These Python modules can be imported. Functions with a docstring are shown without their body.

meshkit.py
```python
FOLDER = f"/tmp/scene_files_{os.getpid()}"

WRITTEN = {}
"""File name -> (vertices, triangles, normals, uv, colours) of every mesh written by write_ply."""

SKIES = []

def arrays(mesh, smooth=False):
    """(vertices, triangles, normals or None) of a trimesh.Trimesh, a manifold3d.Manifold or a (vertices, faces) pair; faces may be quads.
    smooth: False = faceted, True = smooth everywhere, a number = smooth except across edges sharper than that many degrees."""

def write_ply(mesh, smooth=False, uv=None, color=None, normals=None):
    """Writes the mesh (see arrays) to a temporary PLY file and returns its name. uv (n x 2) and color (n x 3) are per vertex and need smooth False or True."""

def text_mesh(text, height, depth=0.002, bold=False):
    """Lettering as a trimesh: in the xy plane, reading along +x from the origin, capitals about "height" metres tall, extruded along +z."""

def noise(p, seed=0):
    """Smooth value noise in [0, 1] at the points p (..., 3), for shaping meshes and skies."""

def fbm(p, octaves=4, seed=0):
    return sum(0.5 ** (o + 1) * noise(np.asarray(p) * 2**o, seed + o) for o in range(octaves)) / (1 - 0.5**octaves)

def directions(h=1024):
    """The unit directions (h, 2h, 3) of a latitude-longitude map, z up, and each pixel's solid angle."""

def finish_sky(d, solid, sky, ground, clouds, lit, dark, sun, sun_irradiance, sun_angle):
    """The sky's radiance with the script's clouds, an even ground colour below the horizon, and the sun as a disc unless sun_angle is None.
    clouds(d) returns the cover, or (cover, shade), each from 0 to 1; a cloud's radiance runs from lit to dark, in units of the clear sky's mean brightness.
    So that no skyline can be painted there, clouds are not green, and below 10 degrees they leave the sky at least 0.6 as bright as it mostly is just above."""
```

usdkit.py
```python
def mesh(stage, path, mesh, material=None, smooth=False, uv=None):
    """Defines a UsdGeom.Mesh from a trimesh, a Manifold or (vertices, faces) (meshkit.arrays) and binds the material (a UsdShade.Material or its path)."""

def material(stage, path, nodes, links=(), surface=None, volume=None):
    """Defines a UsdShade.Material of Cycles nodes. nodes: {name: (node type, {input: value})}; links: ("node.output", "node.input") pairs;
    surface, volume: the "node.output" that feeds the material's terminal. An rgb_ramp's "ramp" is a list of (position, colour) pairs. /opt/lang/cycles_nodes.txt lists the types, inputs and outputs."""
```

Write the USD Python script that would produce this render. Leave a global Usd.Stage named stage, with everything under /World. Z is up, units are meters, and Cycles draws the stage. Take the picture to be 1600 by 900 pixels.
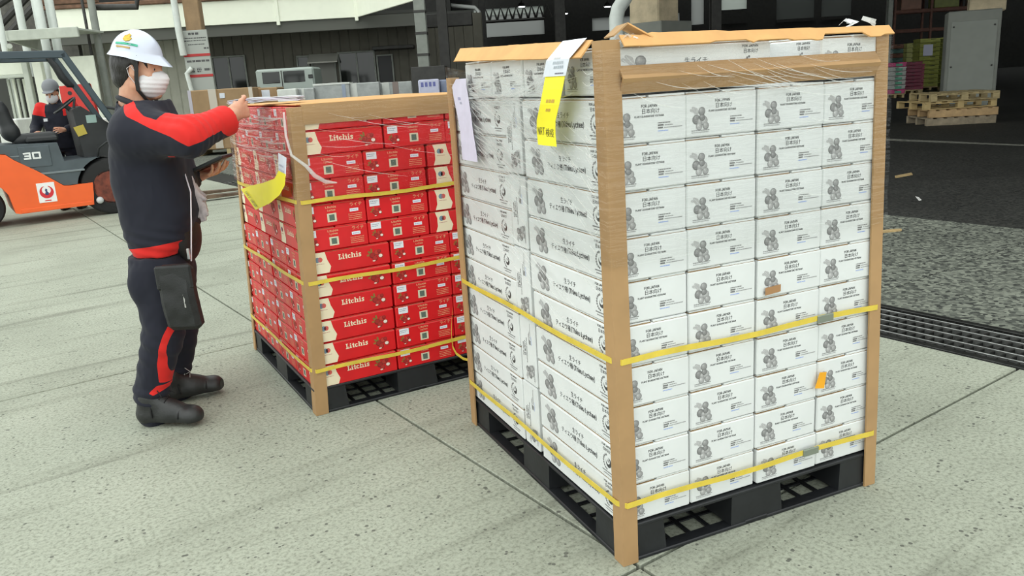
import math, random, json
import numpy as np, trimesh, shapely
from shapely import affinity
from shapely.geometry import Polygon, LineString, Point
import manifold3d as m3
from pxr import Usd, UsdGeom, UsdLux, UsdShade, Sdf, Gf, Vt
import usdkit, meshkit

stage = Usd.Stage.CreateInMemory()
UsdGeom.SetStageUpAxis(stage, 'Z'); UsdGeom.SetStageMetersPerUnit(stage, 1.0)
WORLD = UsdGeom.Xform.Define(stage, '/World'); stage.SetDefaultPrim(WORLD.GetPrim())

# ------------------------------------------------------------------ camera, sky, exposure
CAM_H, PITCH, ROLL, FPX = 1.4294, 0.2534, -0.0609, 1268.96
_cp, _sp = math.cos(PITCH), math.sin(PITCH)
CF = np.array([0, _cp, -_sp]); _r0 = np.array([1.0, 0, 0]); _u0 = np.cross(_r0, CF)
CR = math.cos(ROLL) * _r0 + math.sin(ROLL) * _u0; CU = np.cross(CR, CF); CC = np.array([0, 0, CAM_H])
cam = UsdGeom.Camera.Define(stage, '/World/camera')
M = np.eye(4); M[0, :3], M[1, :3], M[2, :3], M[3, :3] = CR, CU, -CF, CC
cam.AddTransformOp().Set(Gf.Matrix4d(*M.ravel().tolist()))
cam.CreateHorizontalApertureAttr(36.0); cam.CreateVerticalApertureAttr(20.25)
cam.CreateFocalLengthAttr(36.0 * FPX / 1600); cam.CreateClippingRangeAttr(Gf.Vec2f(0.05, 500))
cam.CreateExposureAttr(-0.92)

dome = UsdLux.DomeLight.Define(stage, '/World/overcast_sky')
dome.CreateIntensityAttr(1.15); dome.CreateColorAttr(Gf.Vec3f(0.95, 1.0, 0.97))
sun = UsdLux.DistantLight.Define(stage, '/World/hazy_sun')
sun.CreateAngleAttr(35.0); sun.CreateIntensityAttr(0.6); sun.CreateColorAttr(Gf.Vec3f(1.0, 0.98, 0.93))
def aim(prim, d):
    z = -np.asarray(d, float); z /= np.linalg.norm(z); x = np.cross([0, 0, 1.0], z); x /= np.linalg.norm(x); y = np.cross(z, x)
    m = np.eye(4); m[0, :3], m[1, :3], m[2, :3] = x, y, z
    UsdGeom.Xformable(prim).AddTransformOp().Set(Gf.Matrix4d(*m.ravel().tolist()))
aim(sun, (0.45, 0.75, -1.25))

def ray(px, py): return CF + CR * (px - 800) / FPX - CU * (py - 450) / FPX
def at_z(px, py, z=0.0):
    r = ray(px, py); return CC + r * (z - CC[2]) / r[2]
def at_y(px, py, y):
    r = ray(px, py); return CC + r * y / r[1]

# ------------------------------------------------------------------ prim helpers
_names = {}
def numbered(parent, name):
    k = (parent, name); n = _names.get(k, 0); _names[k] = n + 1
    return name if n == 0 else f'{name}_{n:03d}'
def path_of(parent): return '/World' if parent is None else str(parent.GetPath())
def mat4(loc=(0, 0, 0), R=None):
    m = np.eye(4)
    if R is not None: m[:3, :3] = np.asarray(R).T
    m[3, :3] = loc
    return Gf.Matrix4d(*m.ravel().tolist())
def rot_z(a): c, s = math.cos(a), math.sin(a); return np.array([[c, -s, 0], [s, c, 0], [0, 0, 1.0]])
def tagp(prim, label=None, cat=None, group=None, kind=None):
    for k, v in (('label', label), ('category', cat), ('group', group), ('kind', kind)):
        if v: prim.SetCustomDataByKey(k, v)
    return prim
GROUPS = {'crate': 'plastic crates stacked inside the hall', 'wrapped_goods': 'film-wrapped loads behind the red load', 'steel_column': 'steel columns of the hall', 'ceiling_lamp': 'lamps under the hall roof', 'wood_pallet': 'wooden pallets on the asphalt', 'corner_post': 'cardboard corner posts of the two loads', 'strap': 'yellow straps around the two loads', 'stored_box': 'dim boxes on the rusty rack', 'vertical_pipe': 'upright pipes above the booth', 'carton_stack': 'lilac and blue carton stacks'}
def thing(name, label, cat, loc=(0, 0, 0), R=None, group=None, kind=None):
    group = group or GROUPS.get(name)
    x = UsdGeom.Xform.Define(stage, '/World/' + numbered('/World', name))
    x.AddTransformOp().Set(mat4(loc, R))
    return tagp(x.GetPrim(), label, cat, group, kind)
def obj(name, mesh, mat, parent=None, smooth=False, label=None, cat=None, group=None, kind=None, loc=None, R=None, prim_data=None):
    pp = path_of(parent)
    m = usdkit.mesh(stage, pp + '/' + numbered(pp, name), mesh, mat, smooth)
    if loc is not None or R is not None: m.AddTransformOp().Set(mat4(loc or (0, 0, 0), R))
    if label and parent is None and kind is None: group = group or GROUPS.get(name)
    for k, (t, v) in (prim_data or {}).items():
        UsdGeom.PrimvarsAPI(m).CreatePrimvar(k, t, 'vertex').Set(v)
    return tagp(m.GetPrim(), label, cat, group, kind)
def dup(first, name, label, loc, R, group=None):
    x = UsdGeom.Xform.Define(stage, '/World/' + numbered('/World', name)); p = x.GetPrim()
    p.GetReferences().AddInternalReference(first.GetPath()); p.SetInstanceable(True)
    op = UsdGeom.Xformable(p).MakeMatrixXform(); op.Set(mat4(loc, R))
    was = first.GetCustomData()
    return tagp(p, label or was.get('label'), was.get('category'), group or was.get('group'))

# ------------------------------------------------------------------ mesh helpers (trimesh)
cat = trimesh.util.concatenate
def bx(x0, x1, y0, y1, z0, z1):
    m = trimesh.creation.box([x1 - x0, y1 - y0, z1 - z0]); m.apply_translation([(x0 + x1) / 2, (y0 + y1) / 2, (z0 + z1) / 2]); return m
def cbx(x0, x1, y0, y1, z0, z1, c=0.003):
    """chamfered box"""
    P = []
    for sx in (0, 1):
        for sy in (0, 1):
            for sz in (0, 1):
                p = np.array([(x0, x1)[sx], (y0, y1)[sy], (z0, z1)[sz]], float); d = np.array([1 - 2 * sx, 1 - 2 * sy, 1 - 2 * sz]) * c
                for k in range(3):
                    q = p + d; q[k] = p[k]; P.append(q)
    h = m3.Manifold.hull_points(np.array(P)); mm = h.to_mesh()
    return trimesh.Trimesh(mm.vert_properties[:, :3], mm.tri_verts, process=False)
def man(m): mm = m.to_mesh(); return trimesh.Trimesh(mm.vert_properties[:, :3], mm.tri_verts, process=False)
def tm2man(t): return m3.Manifold(m3.Mesh(np.asarray(t.vertices, np.float32), np.asarray(t.faces, np.uint32)))
def prism(poly, h, axis='z', at=0.0):
    """extrude a 2-D polygon; axis z: (x,y)->(x,y,0..h); axis y: (x,z) profile, extruded along y from at to at+h; axis x: (y,z) profile"""
    if not isinstance(poly, Polygon): poly = Polygon(poly)
    poly = poly.buffer(0); poly = max(getattr(poly, 'geoms', [poly]), key=lambda g: g.area)
    m = trimesh.creation.extrude_polygon(poly, h, engine='earcut'); v = m.vertices.copy()
    if axis == 'z': v[:, 2] += at
    if axis == 'y': v = np.stack([v[:, 0], at + h - v[:, 2], v[:, 1]], 1)
    if axis == 'x': v = np.stack([at + v[:, 2], v[:, 0], v[:, 1]], 1)
    return trimesh.Trimesh(v, m.faces, process=False)
def tube(pts, r, n=10, closed=False, cap=True):
    pts = np.asarray(pts, float); rr = np.broadcast_to(np.asarray(r, float), (len(pts),))
    T = np.gradient(pts, axis=0) if not closed else np.roll(pts, -1, 0) - np.roll(pts, 1, 0)
    T /= np.linalg.norm(T, axis=1, keepdims=True) + 1e-12
    ref = np.array([0, 0, 1.0]) if abs(T[0][2]) < .9 else np.array([1.0, 0, 0]); V = []; N = np.cross(T[0], ref)
    for p, t, q in zip(pts, T, rr):
        N = N - t * (N @ t); N /= np.linalg.norm(N); B = np.cross(t, N)
        a = np.arange(n) * 2 * np.pi / n
        V.append(p + q * (np.cos(a)[:, None] * N + np.sin(a)[:, None] * B))
    V = np.vstack(V); L = len(pts); F = []
    for i in range(L if closed else L - 1):
        j = (i + 1) % L
        for k in range(n):
            l = (k + 1) % n; F += [[i * n + k, i * n + l, j * n + l], [i * n + k, j * n + l, j * n + k]]
    if cap and not closed:
        V = np.vstack([V, pts[0], pts[-1]]); a, b = len(V) - 2, len(V) - 1
        for k in range(n):
            l = (k + 1) % n; F += [[a, l, k], [b, (L - 1) * n + k, (L - 1) * n + l]]
    return trimesh.Trimesh(V, F, process=False)
def lathe(prof, n=24, axis='z'):
    """prof: (radius, height) pairs"""
    m = trimesh.creation.revolve(np.asarray(prof, float), sections=n); v = m.vertices.copy()
    if axis == 'y': v = v[:, [0, 2, 1]] * [1, -1, 1]
    if axis == 'x': v = v[:, [2, 0, 1]]
    return trimesh.Trimesh(v, m.faces, process=False)
def cyl(p0, p1, r, n=12): return tube([p0, p1], r, n)
def moved(m, loc=(0, 0, 0), R=None):
    v = np.asarray(m.vertices)
    if R is not None: v = v @ np.asarray(R).T
    return trimesh.Trimesh(v + np.asarray(loc), m.faces, process=False)
def ribbon(pts, side, w, t):
    """flat strip along pts, width w along side vectors, thickness t: a closed thin solid"""
    pts = np.asarray(pts, float); side = np.broadcast_to(np.asarray(side, float), pts.shape); side = side / np.linalg.norm(side, axis=1, keepdims=True)
    T = np.gradient(pts, axis=0); N = np.cross(T, side); N /= np.linalg.norm(N, axis=1, keepdims=True) + 1e-12
    w = np.broadcast_to(np.asarray(w, float), (len(pts),))[:, None]
    V = np.stack([pts + side * w / 2 + N * t / 2, pts - side * w / 2 + N * t / 2, pts - side * w / 2 - N * t / 2, pts + side * w / 2 - N * t / 2], 1).reshape(-1, 3)
    F = []; L = len(pts)
    for i in range(L - 1):
        for k in range(4):
            l = (k + 1) % 4; F += [[i * 4 + k, i * 4 + l, i * 4 + 4 + l], [i * 4 + k, i * 4 + 4 + l, i * 4 + 4 + k]]
    F += [[0, 2, 1], [0, 3, 2], [4 * L - 4, 4 * L - 3, 4 * L - 2], [4 * L - 4, 4 * L - 2, 4 * L - 1]]
    return trimesh.Trimesh(V, np.array(F)[:, ::-1], process=False)

# ------------------------------------------------------------------ materials
_mats = {}
def srgb(r, g, b): return tuple((c / 255 / 12.92 if c / 255 <= 0.04045 else ((c / 255 + 0.055) / 1.055) ** 2.4) for c in (r, g, b))
def pm(name, col, rough=0.5, metal=0.0, var=0.0, scale=6.0, bump=0.0, bscale=60.0, stretch=None, spec=0.5, coat=0.0, extra=None):
    """principled material with a little procedural tone variation and fine relief in object space"""
    if name in _mats: return _mats[name]
    nodes = {'p': ('principled_bsdf', {'base_color': col, 'roughness': rough, 'metallic': metal, 'specular_ior_level': spec, 'coat_weight': coat, **(extra or {})})}
    links = []
    if var or bump:
        nodes['tc'] = ('texture_coordinate', {}); nodes['mp'] = ('mapping', {'scale': stretch or (1, 1, 1)}); links.append(('tc.object', 'mp.vector'))
    if var:
        nodes['n'] = ('noise_texture', {'scale': scale, 'detail': 5.0, 'roughness': 0.6}); links.append(('mp.vector', 'n.vector'))
        lo = tuple(max(0, c * (1 - var)) for c in col); hi = tuple(min(1, c * (1 + var)) for c in col)
        nodes['r'] = ('rgb_ramp', {'ramp': [(0.3, lo), (0.7, hi)]}); links += [('n.fac', 'r.fac'), ('r.color', 'p.base_color')]
    if bump:
        nodes['n2'] = ('noise_texture', {'scale': bscale, 'detail': 3.0}); nodes['b'] = ('bump', {'strength': bump, 'distance': 0.01})
        links += [('mp.vector', 'n2.vector'), ('n2.fac', 'b.height'), ('b.normal', 'p.normal')]
    _mats[name] = usdkit.material(stage, '/World/Looks/' + name, nodes, links, surface='p.BSDF')
    return _mats[name]
def attr_mat(name, rough=0.6):
    """colour read from the mesh's own printed colours"""
    if name in _mats: return _mats[name]
    _mats[name] = usdkit.material(stage, '/World/Looks/' + name, {'a': ('attribute', {'attribute': 'ink'}), 'p': ('principled_bsdf', {'roughness': rough})}, [('a.color', 'p.base_color')], surface='p.BSDF')
    return _mats[name]

# ------------------------------------------------------------------ flat print: 2-D shapes with colours laid on a face
GLYPHS = json.loads('''{"日":[[[10,47,50,47,50,-4,45,-4,44,-1,16,-1,15,-5,10,-4],[15,5,45,4,45,21,15,21],[15,27,45,26,45,42,15,42]]],"本":[[[2,8,11,15,11,17,17,23,21,32,4,33,4,38,28,38,28,51,32,51,32,38,56,38,56,33,39,32,45,20,55,10,58,9,55,5,53,5,50,9,47,10,46,6,32,6,32,-5,28,-5,28,6,14,6,12,10,7,5,5,5],[33,32,32,32,32,11,46,11,46,13,38,22],[24,26,14,11,28,11,28,33,26,33]]],"向":[[[6,40,22,40,26,51,32,50,28,43,28,40,54,40,54,-3,51,-5,40,-5,39,-3,39,0,50,0,50,36,11,36,10,-5,6,-5]],[[18,28,42,28,42,8,22,8,22,3,18,3],[22,13,37,12,37,24,22,24]]],"け":[[[24,30,24,35,26,34,41,34,40,47,46,47,46,35,55,36,55,31,46,30,46,19,44,8,42,4,33,-4,29,0,32,1,39,9,41,17,41,30]],[[7,12,7,28,8,29,9,44,10,47,15,47,12,30,12,13,14,13,15,19,18,19,18,15,13,-1,10,-1]]],"生":[[[3,1,26,1,28,2,28,17,10,17,10,21,27,21,28,23,28,35,13,35,8,25,3,27,10,37,14,50,19,49,18,44,16,42,16,39,27,39,28,41,28,51,33,51,33,39,54,39,54,35,33,35,33,21,52,21,52,17,33,17,33,2,57,1,57,-3,3,-3]]],"ラ":[[[9,26,8,31,51,31,52,30,52,26,49,18,43,9,36,3,25,-2,21,-2,18,2,29,5,34,8,37,12,39,12,46,26]],[[14,45,48,45,48,40,14,40]]],"イ":[[[7,17,5,22,14,24,31,32,36,37,38,37,47,47,52,44,45,36,43,36,36,30,36,-2,30,-2,30,26,9,17]]],"チ":[[[5,23,5,28,29,28,29,38,11,38,10,42,23,42,24,43,38,44,42,46,46,46,48,42,34,39,34,28,55,28,55,23,33,23,33,16,30,8,20,-2,16,-2,14,1,21,5,25,10,28,17,28,23]]],"テ":[[[6,25,6,30,55,30,55,25,34,25,34,19,31,8,20,-3,16,-2,15,1,21,4,26,10,28,15,29,25]],[[13,45,48,45,48,40,13,40]]],"ィ":[[[8,13,8,16,27,23,35,30,37,30,43,37,47,34,41,27,33,22,33,-2,34,-4,33,-5,28,-4,28,18,11,11]]],"エ":[[[5,2,5,7,27,8,27,35,9,35,9,40,52,40,52,35,32,35,32,8,55,7,55,2]]],"ウ":[[[8,39,27,39,27,49,32,49,32,39,52,38,53,35,51,26,45,12,34,2,28,-1,22,-2,19,1,20,3,26,4,34,8,40,14,45,24,46,34,13,34,13,19,8,19]]],"種":[[[2,9,3,13,8,19,12,29,12,30,3,30,3,34,13,35,13,43,4,42,3,43,4,46,9,46,20,50,22,50,24,48,39,48,40,49,55,50,56,47,54,46,43,45,43,41,57,40,57,36,43,36,43,33,56,32,56,13,43,13,43,10,56,9,56,5,43,5,43,1,58,0,58,-4,22,-4,22,0,38,0,38,5,25,5,25,8,26,9,38,9,38,12,26,13,25,16,22,14,19,20,17,20,17,-5,13,-5,13,19,11,19,5,7,3,7],[43,25,51,24,51,29,43,29],[51,20,43,21,43,16,51,16],[24,46,17,45,17,34,25,34,26,32,38,32,38,36,24,36,23,37,23,40,38,40,38,44,25,44],[30,25,38,24,38,29,30,29],[37,16,38,21,30,21,30,16],[18,26,24,19,26,19,26,30,17,30]]],"検":[[[2,9,2,12,7,19,11,32,11,34,3,34,3,38,12,38,12,51,16,51,16,38,25,38,35,47,37,51,42,51,48,43,59,37,57,33,52,35,51,33,42,32,42,27,55,27,55,11,45,11,44,10,50,2,58,-1,56,-5,48,-2,40,7,33,-1,25,-5,22,-5,21,-1,24,-1,31,3,35,7,36,11,24,11,24,18,22,18,22,16,20,15,18,21,16,21,16,-5,12,-5,12,20,10,20,10,17,5,7],[42,23,41,15,51,15,51,23],[32,38,32,37,48,38,40,46],[16,29,22,19,24,19,24,27,37,27,37,33,28,33,27,35,25,33,16,34],[28,16,37,15,37,23,28,23]]],"疫":[[[3,12,2,16,12,21,12,28,8,27,3,38,7,39,10,32,12,32,12,44,32,44,31,51,35,51,38,44,57,44,57,40,16,40,16,14,14,5,8,-5,4,-2,9,5,11,15,7,14,6,12]],[[18,-5,16,-1,25,0,30,2,21,14,21,18,18,21,25,27,25,36,47,36,47,25,55,25,56,21,44,21,42,24,42,32,31,32,28,23,23,18,51,18,52,16,50,12,41,2,47,0,56,-1,55,-4,54,-5,45,-4,36,0,22,-5],[27,13,33,6,36,5,45,13,28,14]]]}''')
def cjk(text, h):
    out = []; s = h / 52.0; x = 0
    for ch in text:
        for rings in GLYPHS[ch]:
            pts = [[(x + r[i] * s, r[i + 1] * s) for i in range(0, len(r), 2)] for r in rings]
            g = Polygon(pts[0], pts[1:]).buffer(0)
            out += list(getattr(g, 'geoms', [g]))
        x += 60 * s
    return out, x
def latin_tris(text, h, bold=False):
    m = meshkit.text_mesh(text, h, 0.01, bold); top = (np.abs(m.vertices[m.faces][:, :, 2] - 0.01) < 1e-6).all(1)
    return m.vertices[m.faces[top]][:, :, :2]
_SLAB = {'L': [(0, 0, 46, 12), (8, 0, 24, 70), (0, 60, 34, 70), (36, 0, 48, 26)], 'i': [(0, 0, 30, 9), (7, 0, 23, 48), (0, 40, 20, 48), (7, 56, 23, 70)],
         't': [(8, 6, 24, 64), (0, 40, 34, 49), (10, 0, 32, 11)], 'c': None, 'h': [(0, 0, 28, 9), (6, 0, 22, 70), (0, 61, 20, 70), (18, 40, 46, 50), (38, 0, 54, 44), (31, 0, 60, 9)], 's': None}
def slab(text, h):
    """bold slab lettering for the carton name"""
    out, x, k = [], 0.0, h / 70.0
    for ch in text:
        if ch == 'c':
            g = Point(20, 24).buffer(24).difference(Point(22, 24).buffer(11)).difference(Polygon([(24, 16), (60, 10), (60, 36), (24, 32)])); w = 44
        elif ch == 's':
            g = LineString([(33, 40), (24, 45), (10, 42), (8, 32), (30, 20), (30, 8), (18, 4), (4, 9)]).buffer(6.5, join_style=1); w = 42
        else:
            g = shapely.union_all([shapely.box(*b) for b in _SLAB[ch]]); w = max(b[2] for b in _SLAB[ch]) + 5
        g = affinity.affine_transform(g, [k, 0, 0, k, x, 0]); out += list(getattr(g, 'geoms', [g])); x += w * k
    return out, x
class Ink:
    """collects coloured flat shapes in a face's own 2-D frame; layer lifts one over another by 0.15 mm"""
    def __init__(s): s.t, s.c, s.l = [], [], []
    def tris(s, t, col, layer=0):
        t = np.asarray(t, float).reshape(-1, 3, 2)
        p, q = t[:, 1] - t[:, 0], t[:, 2] - t[:, 0]; d = p[:, 0] * q[:, 1] - p[:, 1] * q[:, 0]; t[d < 0] = t[d < 0][:, ::-1]
        s.t.append(t); s.c.append(np.tile(col, (len(t), 1))); s.l.append(np.full(len(t), layer)); return s
    def poly(s, g, col, layer=0):
        for q in (getattr(g, 'geoms', None) or ([g] if not isinstance(g, (list, tuple)) else g)):
            if q.is_empty or q.area < 1e-9: continue
            v, f = trimesh.creation.triangulate_polygon(q, engine='earcut'); s.tris(np.asarray(v)[np.asarray(f)], col, layer)
        return s
    def rect(s, x0, y0, x1, y1, col, layer=0): return s.tris([[(x0, y0), (x1, y0), (x1, y1)], [(x0, y0), (x1, y1), (x0, y1)]], col, layer)
    def disc(s, x, y, r, col, layer=0, n=12, ry=None):
        a = np.arange(n + 1) * 2 * np.pi / n; p = np.stack([x + r * np.cos(a), y + (ry or r) * np.sin(a)], 1)
        return s.tris([[(x, y), p[i], p[i + 1]] for i in range(n)], col, layer)
    def line(s, pts, w, col, layer=0): return s.poly(LineString(pts).buffer(w / 2, cap_style=2), col, layer)
    def latin(s, text, x, y, h, col, layer=0, bold=False, w=None):
        t = latin_tris(text, h, bold)
        if w: t = t * [w / t[:, :, 0].max(), 1]
        return s.tris(t + [x, y], col, layer)
    def cjk(s, text, x, y, h, col, layer=0): return s.poly([affinity.translate(g, x, y) for g in cjk(text, h)[0]], col, layer)
    def slab(s, text, x, y, h, col, layer=0): return s.poly([affinity.translate(g, x, y) for g in slab(text, h)[0]], col, layer)
    def dashes(s, x, y, w, h, col, seed, layer=0):
        """a line of print too small to read: short uneven strokes"""
        rg = random.Random(seed); q = x
        while q < x + w:
            k = min(rg.uniform(.6, 2.6) * h, x + w - q); s.rect(q, y, q + k, y + h, col, layer); q += k + rg.uniform(.25, .5) * h
        return s
    def clip(s, x0, y0, x1, y1):
        return s
    def arrays(s, o, ex, ey, lift=0.0006):
        t, c, l = np.vstack(s.t), np.vstack(s.c), np.concatenate(s.l)
        n = np.cross(ex, ey)
        V = np.asarray(o) + t[..., :1] * np.asarray(ex, float) + t[..., 1:] * np.asarray(ey, float) + (lift + 0.00015 * l)[:, None, None] * n
        return V.reshape(-1, 3), np.repeat(c, 3, 0)
def ink_mesh(parts):
    V = np.vstack([p[0] for p in parts]); C = np.vstack([p[1] for p in parts])
    return (V, np.arange(len(V)).reshape(-1, 3)), {'ink': (Sdf.ValueTypeNames.Color3fArray, Vt.Vec3fArray.FromNumpy(C.astype(np.float32)))}
def printing(name, parts, parent, mat=None, **kw):
    m, d = ink_mesh(parts); return obj(name, m, mat or attr_mat('printed_ink'), parent, prim_data=d, **kw)

# ================================================================== GROUND
GY = 0.603                                            # direction of the slab joints
GA, GB = np.array([math.cos(GY), math.sin(GY), 0]), np.array([-math.sin(GY), math.cos(GY), 0])
RG = np.stack([GA, GB, [0, 0, 1]], 1)
def concrete():
    n = {'tc': ('texture_coordinate', {}),
         'big': ('noise_texture', {'scale': 0.9, 'detail': 6.0, 'roughness': 0.62}),
         'r1': ('rgb_ramp', {'ramp': [(0.25, (0.255, 0.270, 0.215)), (0.5, (0.325, 0.345, 0.278)), (0.75, (0.385, 0.405, 0.330))]}),
         'mp': ('mapping', {'scale': (0.22, 3.6, 1.0), 'rotation': (0, 0, 0.10)}), 'str': ('noise_texture', {'scale': 1.6, 'detail': 5.0, 'roughness': 0.6, 'distortion': 0.7}),
         'r2': ('rgb_ramp', {'ramp': [(0.30, (0.55, 0.54, 0.53)), (0.39, (0.86, 0.86, 0.85)), (0.47, (1, 1, 1))]}),
         'm1': ('mix_color', {'blend_type': 'multiply', 'fac': 0.8}),
         'fine': ('noise_texture', {'scale': 70.0, 'detail': 3.0, 'roughness': 0.75}),
         'r3': ('rgb_ramp', {'ramp': [(0.36, (0.60, 0.60, 0.58)), (0.5, (1.0, 1.0, 1.0)), (0.66, (1.16, 1.16, 1.16))]}), 'm2': ('mix_color', {'blend_type': 'multiply', 'fac': 0.85, 'use_clamp': False}),
         'v': ('voronoi_texture', {'scale': 34.0, 'feature': 'f1'}), 'vn': ('noise_texture', {'scale': 11.0, 'detail': 3.0}),
         'th': ('map_range', {'from_min': 0.44, 'from_max': 0.75, 'to_min': 0.04, 'to_max': 0.34}), 'lt': ('math', {'math_type': 'less_than'}),
         'm3': ('mix_color', {'b': (0.075, 0.075, 0.065)}), 'mf': ('math', {'math_type': 'multiply', 'value2': 0.8}),
         'b': ('bump', {'strength': 0.25, 'distance': 0.004}), 'p': ('principled_bsdf', {'roughness': 0.78, 'specular_ior_level': 0.3})}
    l = [('tc.object', 'big.vector'), ('big.fac', 'r1.fac'), ('tc.object', 'mp.vector'), ('mp.vector', 'str.vector'), ('str.fac', 'r2.fac'), ('r1.color', 'm1.a'), ('r2.color', 'm1.b'),
         ('tc.object', 'fine.vector'), ('fine.fac', 'r3.fac'), ('m1.result', 'm2.a'), ('r3.color', 'm2.b'), ('tc.object', 'v.vector'), ('tc.object', 'vn.vector'), ('vn.fac', 'th.value'),
         ('v.distance', 'lt.value1'), ('th.result', 'lt.value2'), ('lt.value', 'mf.value1'), ('mf.value', 'm3.fac'), ('m2.result', 'm3.a'), ('m3.result', 'p.base_color'), ('fine.fac', 'b.height'), ('b.normal', 'p.normal')]
    return usdkit.material(stage, '/World/Looks/worn_concrete', n, l, surface='p.BSDF')
def aggregate(name, lo, hi, dark, rough=0.8):
    n = {'tc': ('texture_coordinate', {}), 'v': ('voronoi_texture', {'scale': 42.0}), 'sep': ('separate_color', {}), 'r': ('rgb_ramp', {'ramp': [(0.0, dark), (0.3, lo), (1.0, hi)]}),
         'big': ('noise_texture', {'scale': 0.7, 'detail': 6.0, 'roughness': 0.6}), 'r2': ('rgb_ramp', {'ramp': [(0.3, (0.72, 0.72, 0.72)), (0.7, (1.1, 1.1, 1.1))]}), 'm': ('mix_color', {'blend_type': 'multiply', 'fac': 1.0, 'use_clamp': False}),
         'b': ('bump', {'strength': 0.4, 'distance': 0.004}), 'p': ('principled_bsdf', {'roughness': rough, 'specular_ior_level': 0.3})}
    l = [('tc.object', 'v.vector'), ('v.color', 'sep.color'), ('sep.r', 'r.fac'), ('tc.object', 'big.vector'), ('big.fac', 'r2.fac'), ('r.color', 'm.a'), ('r2.color', 'm.b'), ('m.result', 'p.base_color'), ('v.distance', 'b.height'), ('b.normal', 'p.normal')]
    return usdkit.material(stage, '/World/Looks/' + name, n, l, surface='p.BSDF')
CONC, AGG = concrete(), aggregate('exposed_aggregate', (0.085, 0.092, 0.078), (0.23, 0.245, 0.20), (0.028, 0.03, 0.027))
ASPH = aggregate('dark_asphalt', (0.022, 0.023, 0.021), (0.045, 0.045, 0.040), (0.012, 0.012, 0.011), 0.75)
JOINT = pm('joint_filler', (0.018, 0.017, 0.013), 0.9, var=0.4, scale=20)

floor = thing('floor', 'grey concrete apron with dark joints, speckled strip and dark asphalt', None, R=RG, kind='structure')
def slab_piece(u0, u1, v0, v1, mat, name, g=0.006, bottom=-0.12):
    return obj(name, cbx(u0 + g, u1 - g, v0 + g, v1 - g, bottom, 0.0, 0.003), mat, floor)
obj('joint_bed', bx(-34, 80, -8, 80, -0.30, -0.022), JOINT, floor)
U0, VS = 1.478, [-7.0, 1.565, 4.67, 7.97, 11.3, 14.6, 17.9, 21.2, 24.5, 34.0]
for v0, v1 in zip(VS, VS[1:]):
    slab_piece(-32, U0, v0, v1, CONC, 'concrete_slab')
    slab_piece(U0, 3.87, v0, v1, CONC, 'concrete_slab')
for v0, v1 in ((-7, 2.70), (2.70, 3.80), (3.80, 12), (12, 34)):
    slab_piece(4.41, 7.06, v0, v1, AGG, 'aggregate_slab', 0.004)
for v0, v1 in ((-7, 3.80), (3.80, 34)):
    slab_piece(7.06, 78, v0, v1, ASPH, 'asphalt_bay', 0.004)
slab_piece(-32, 78, 34, 78, ASPH, 'asphalt_bay')

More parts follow.
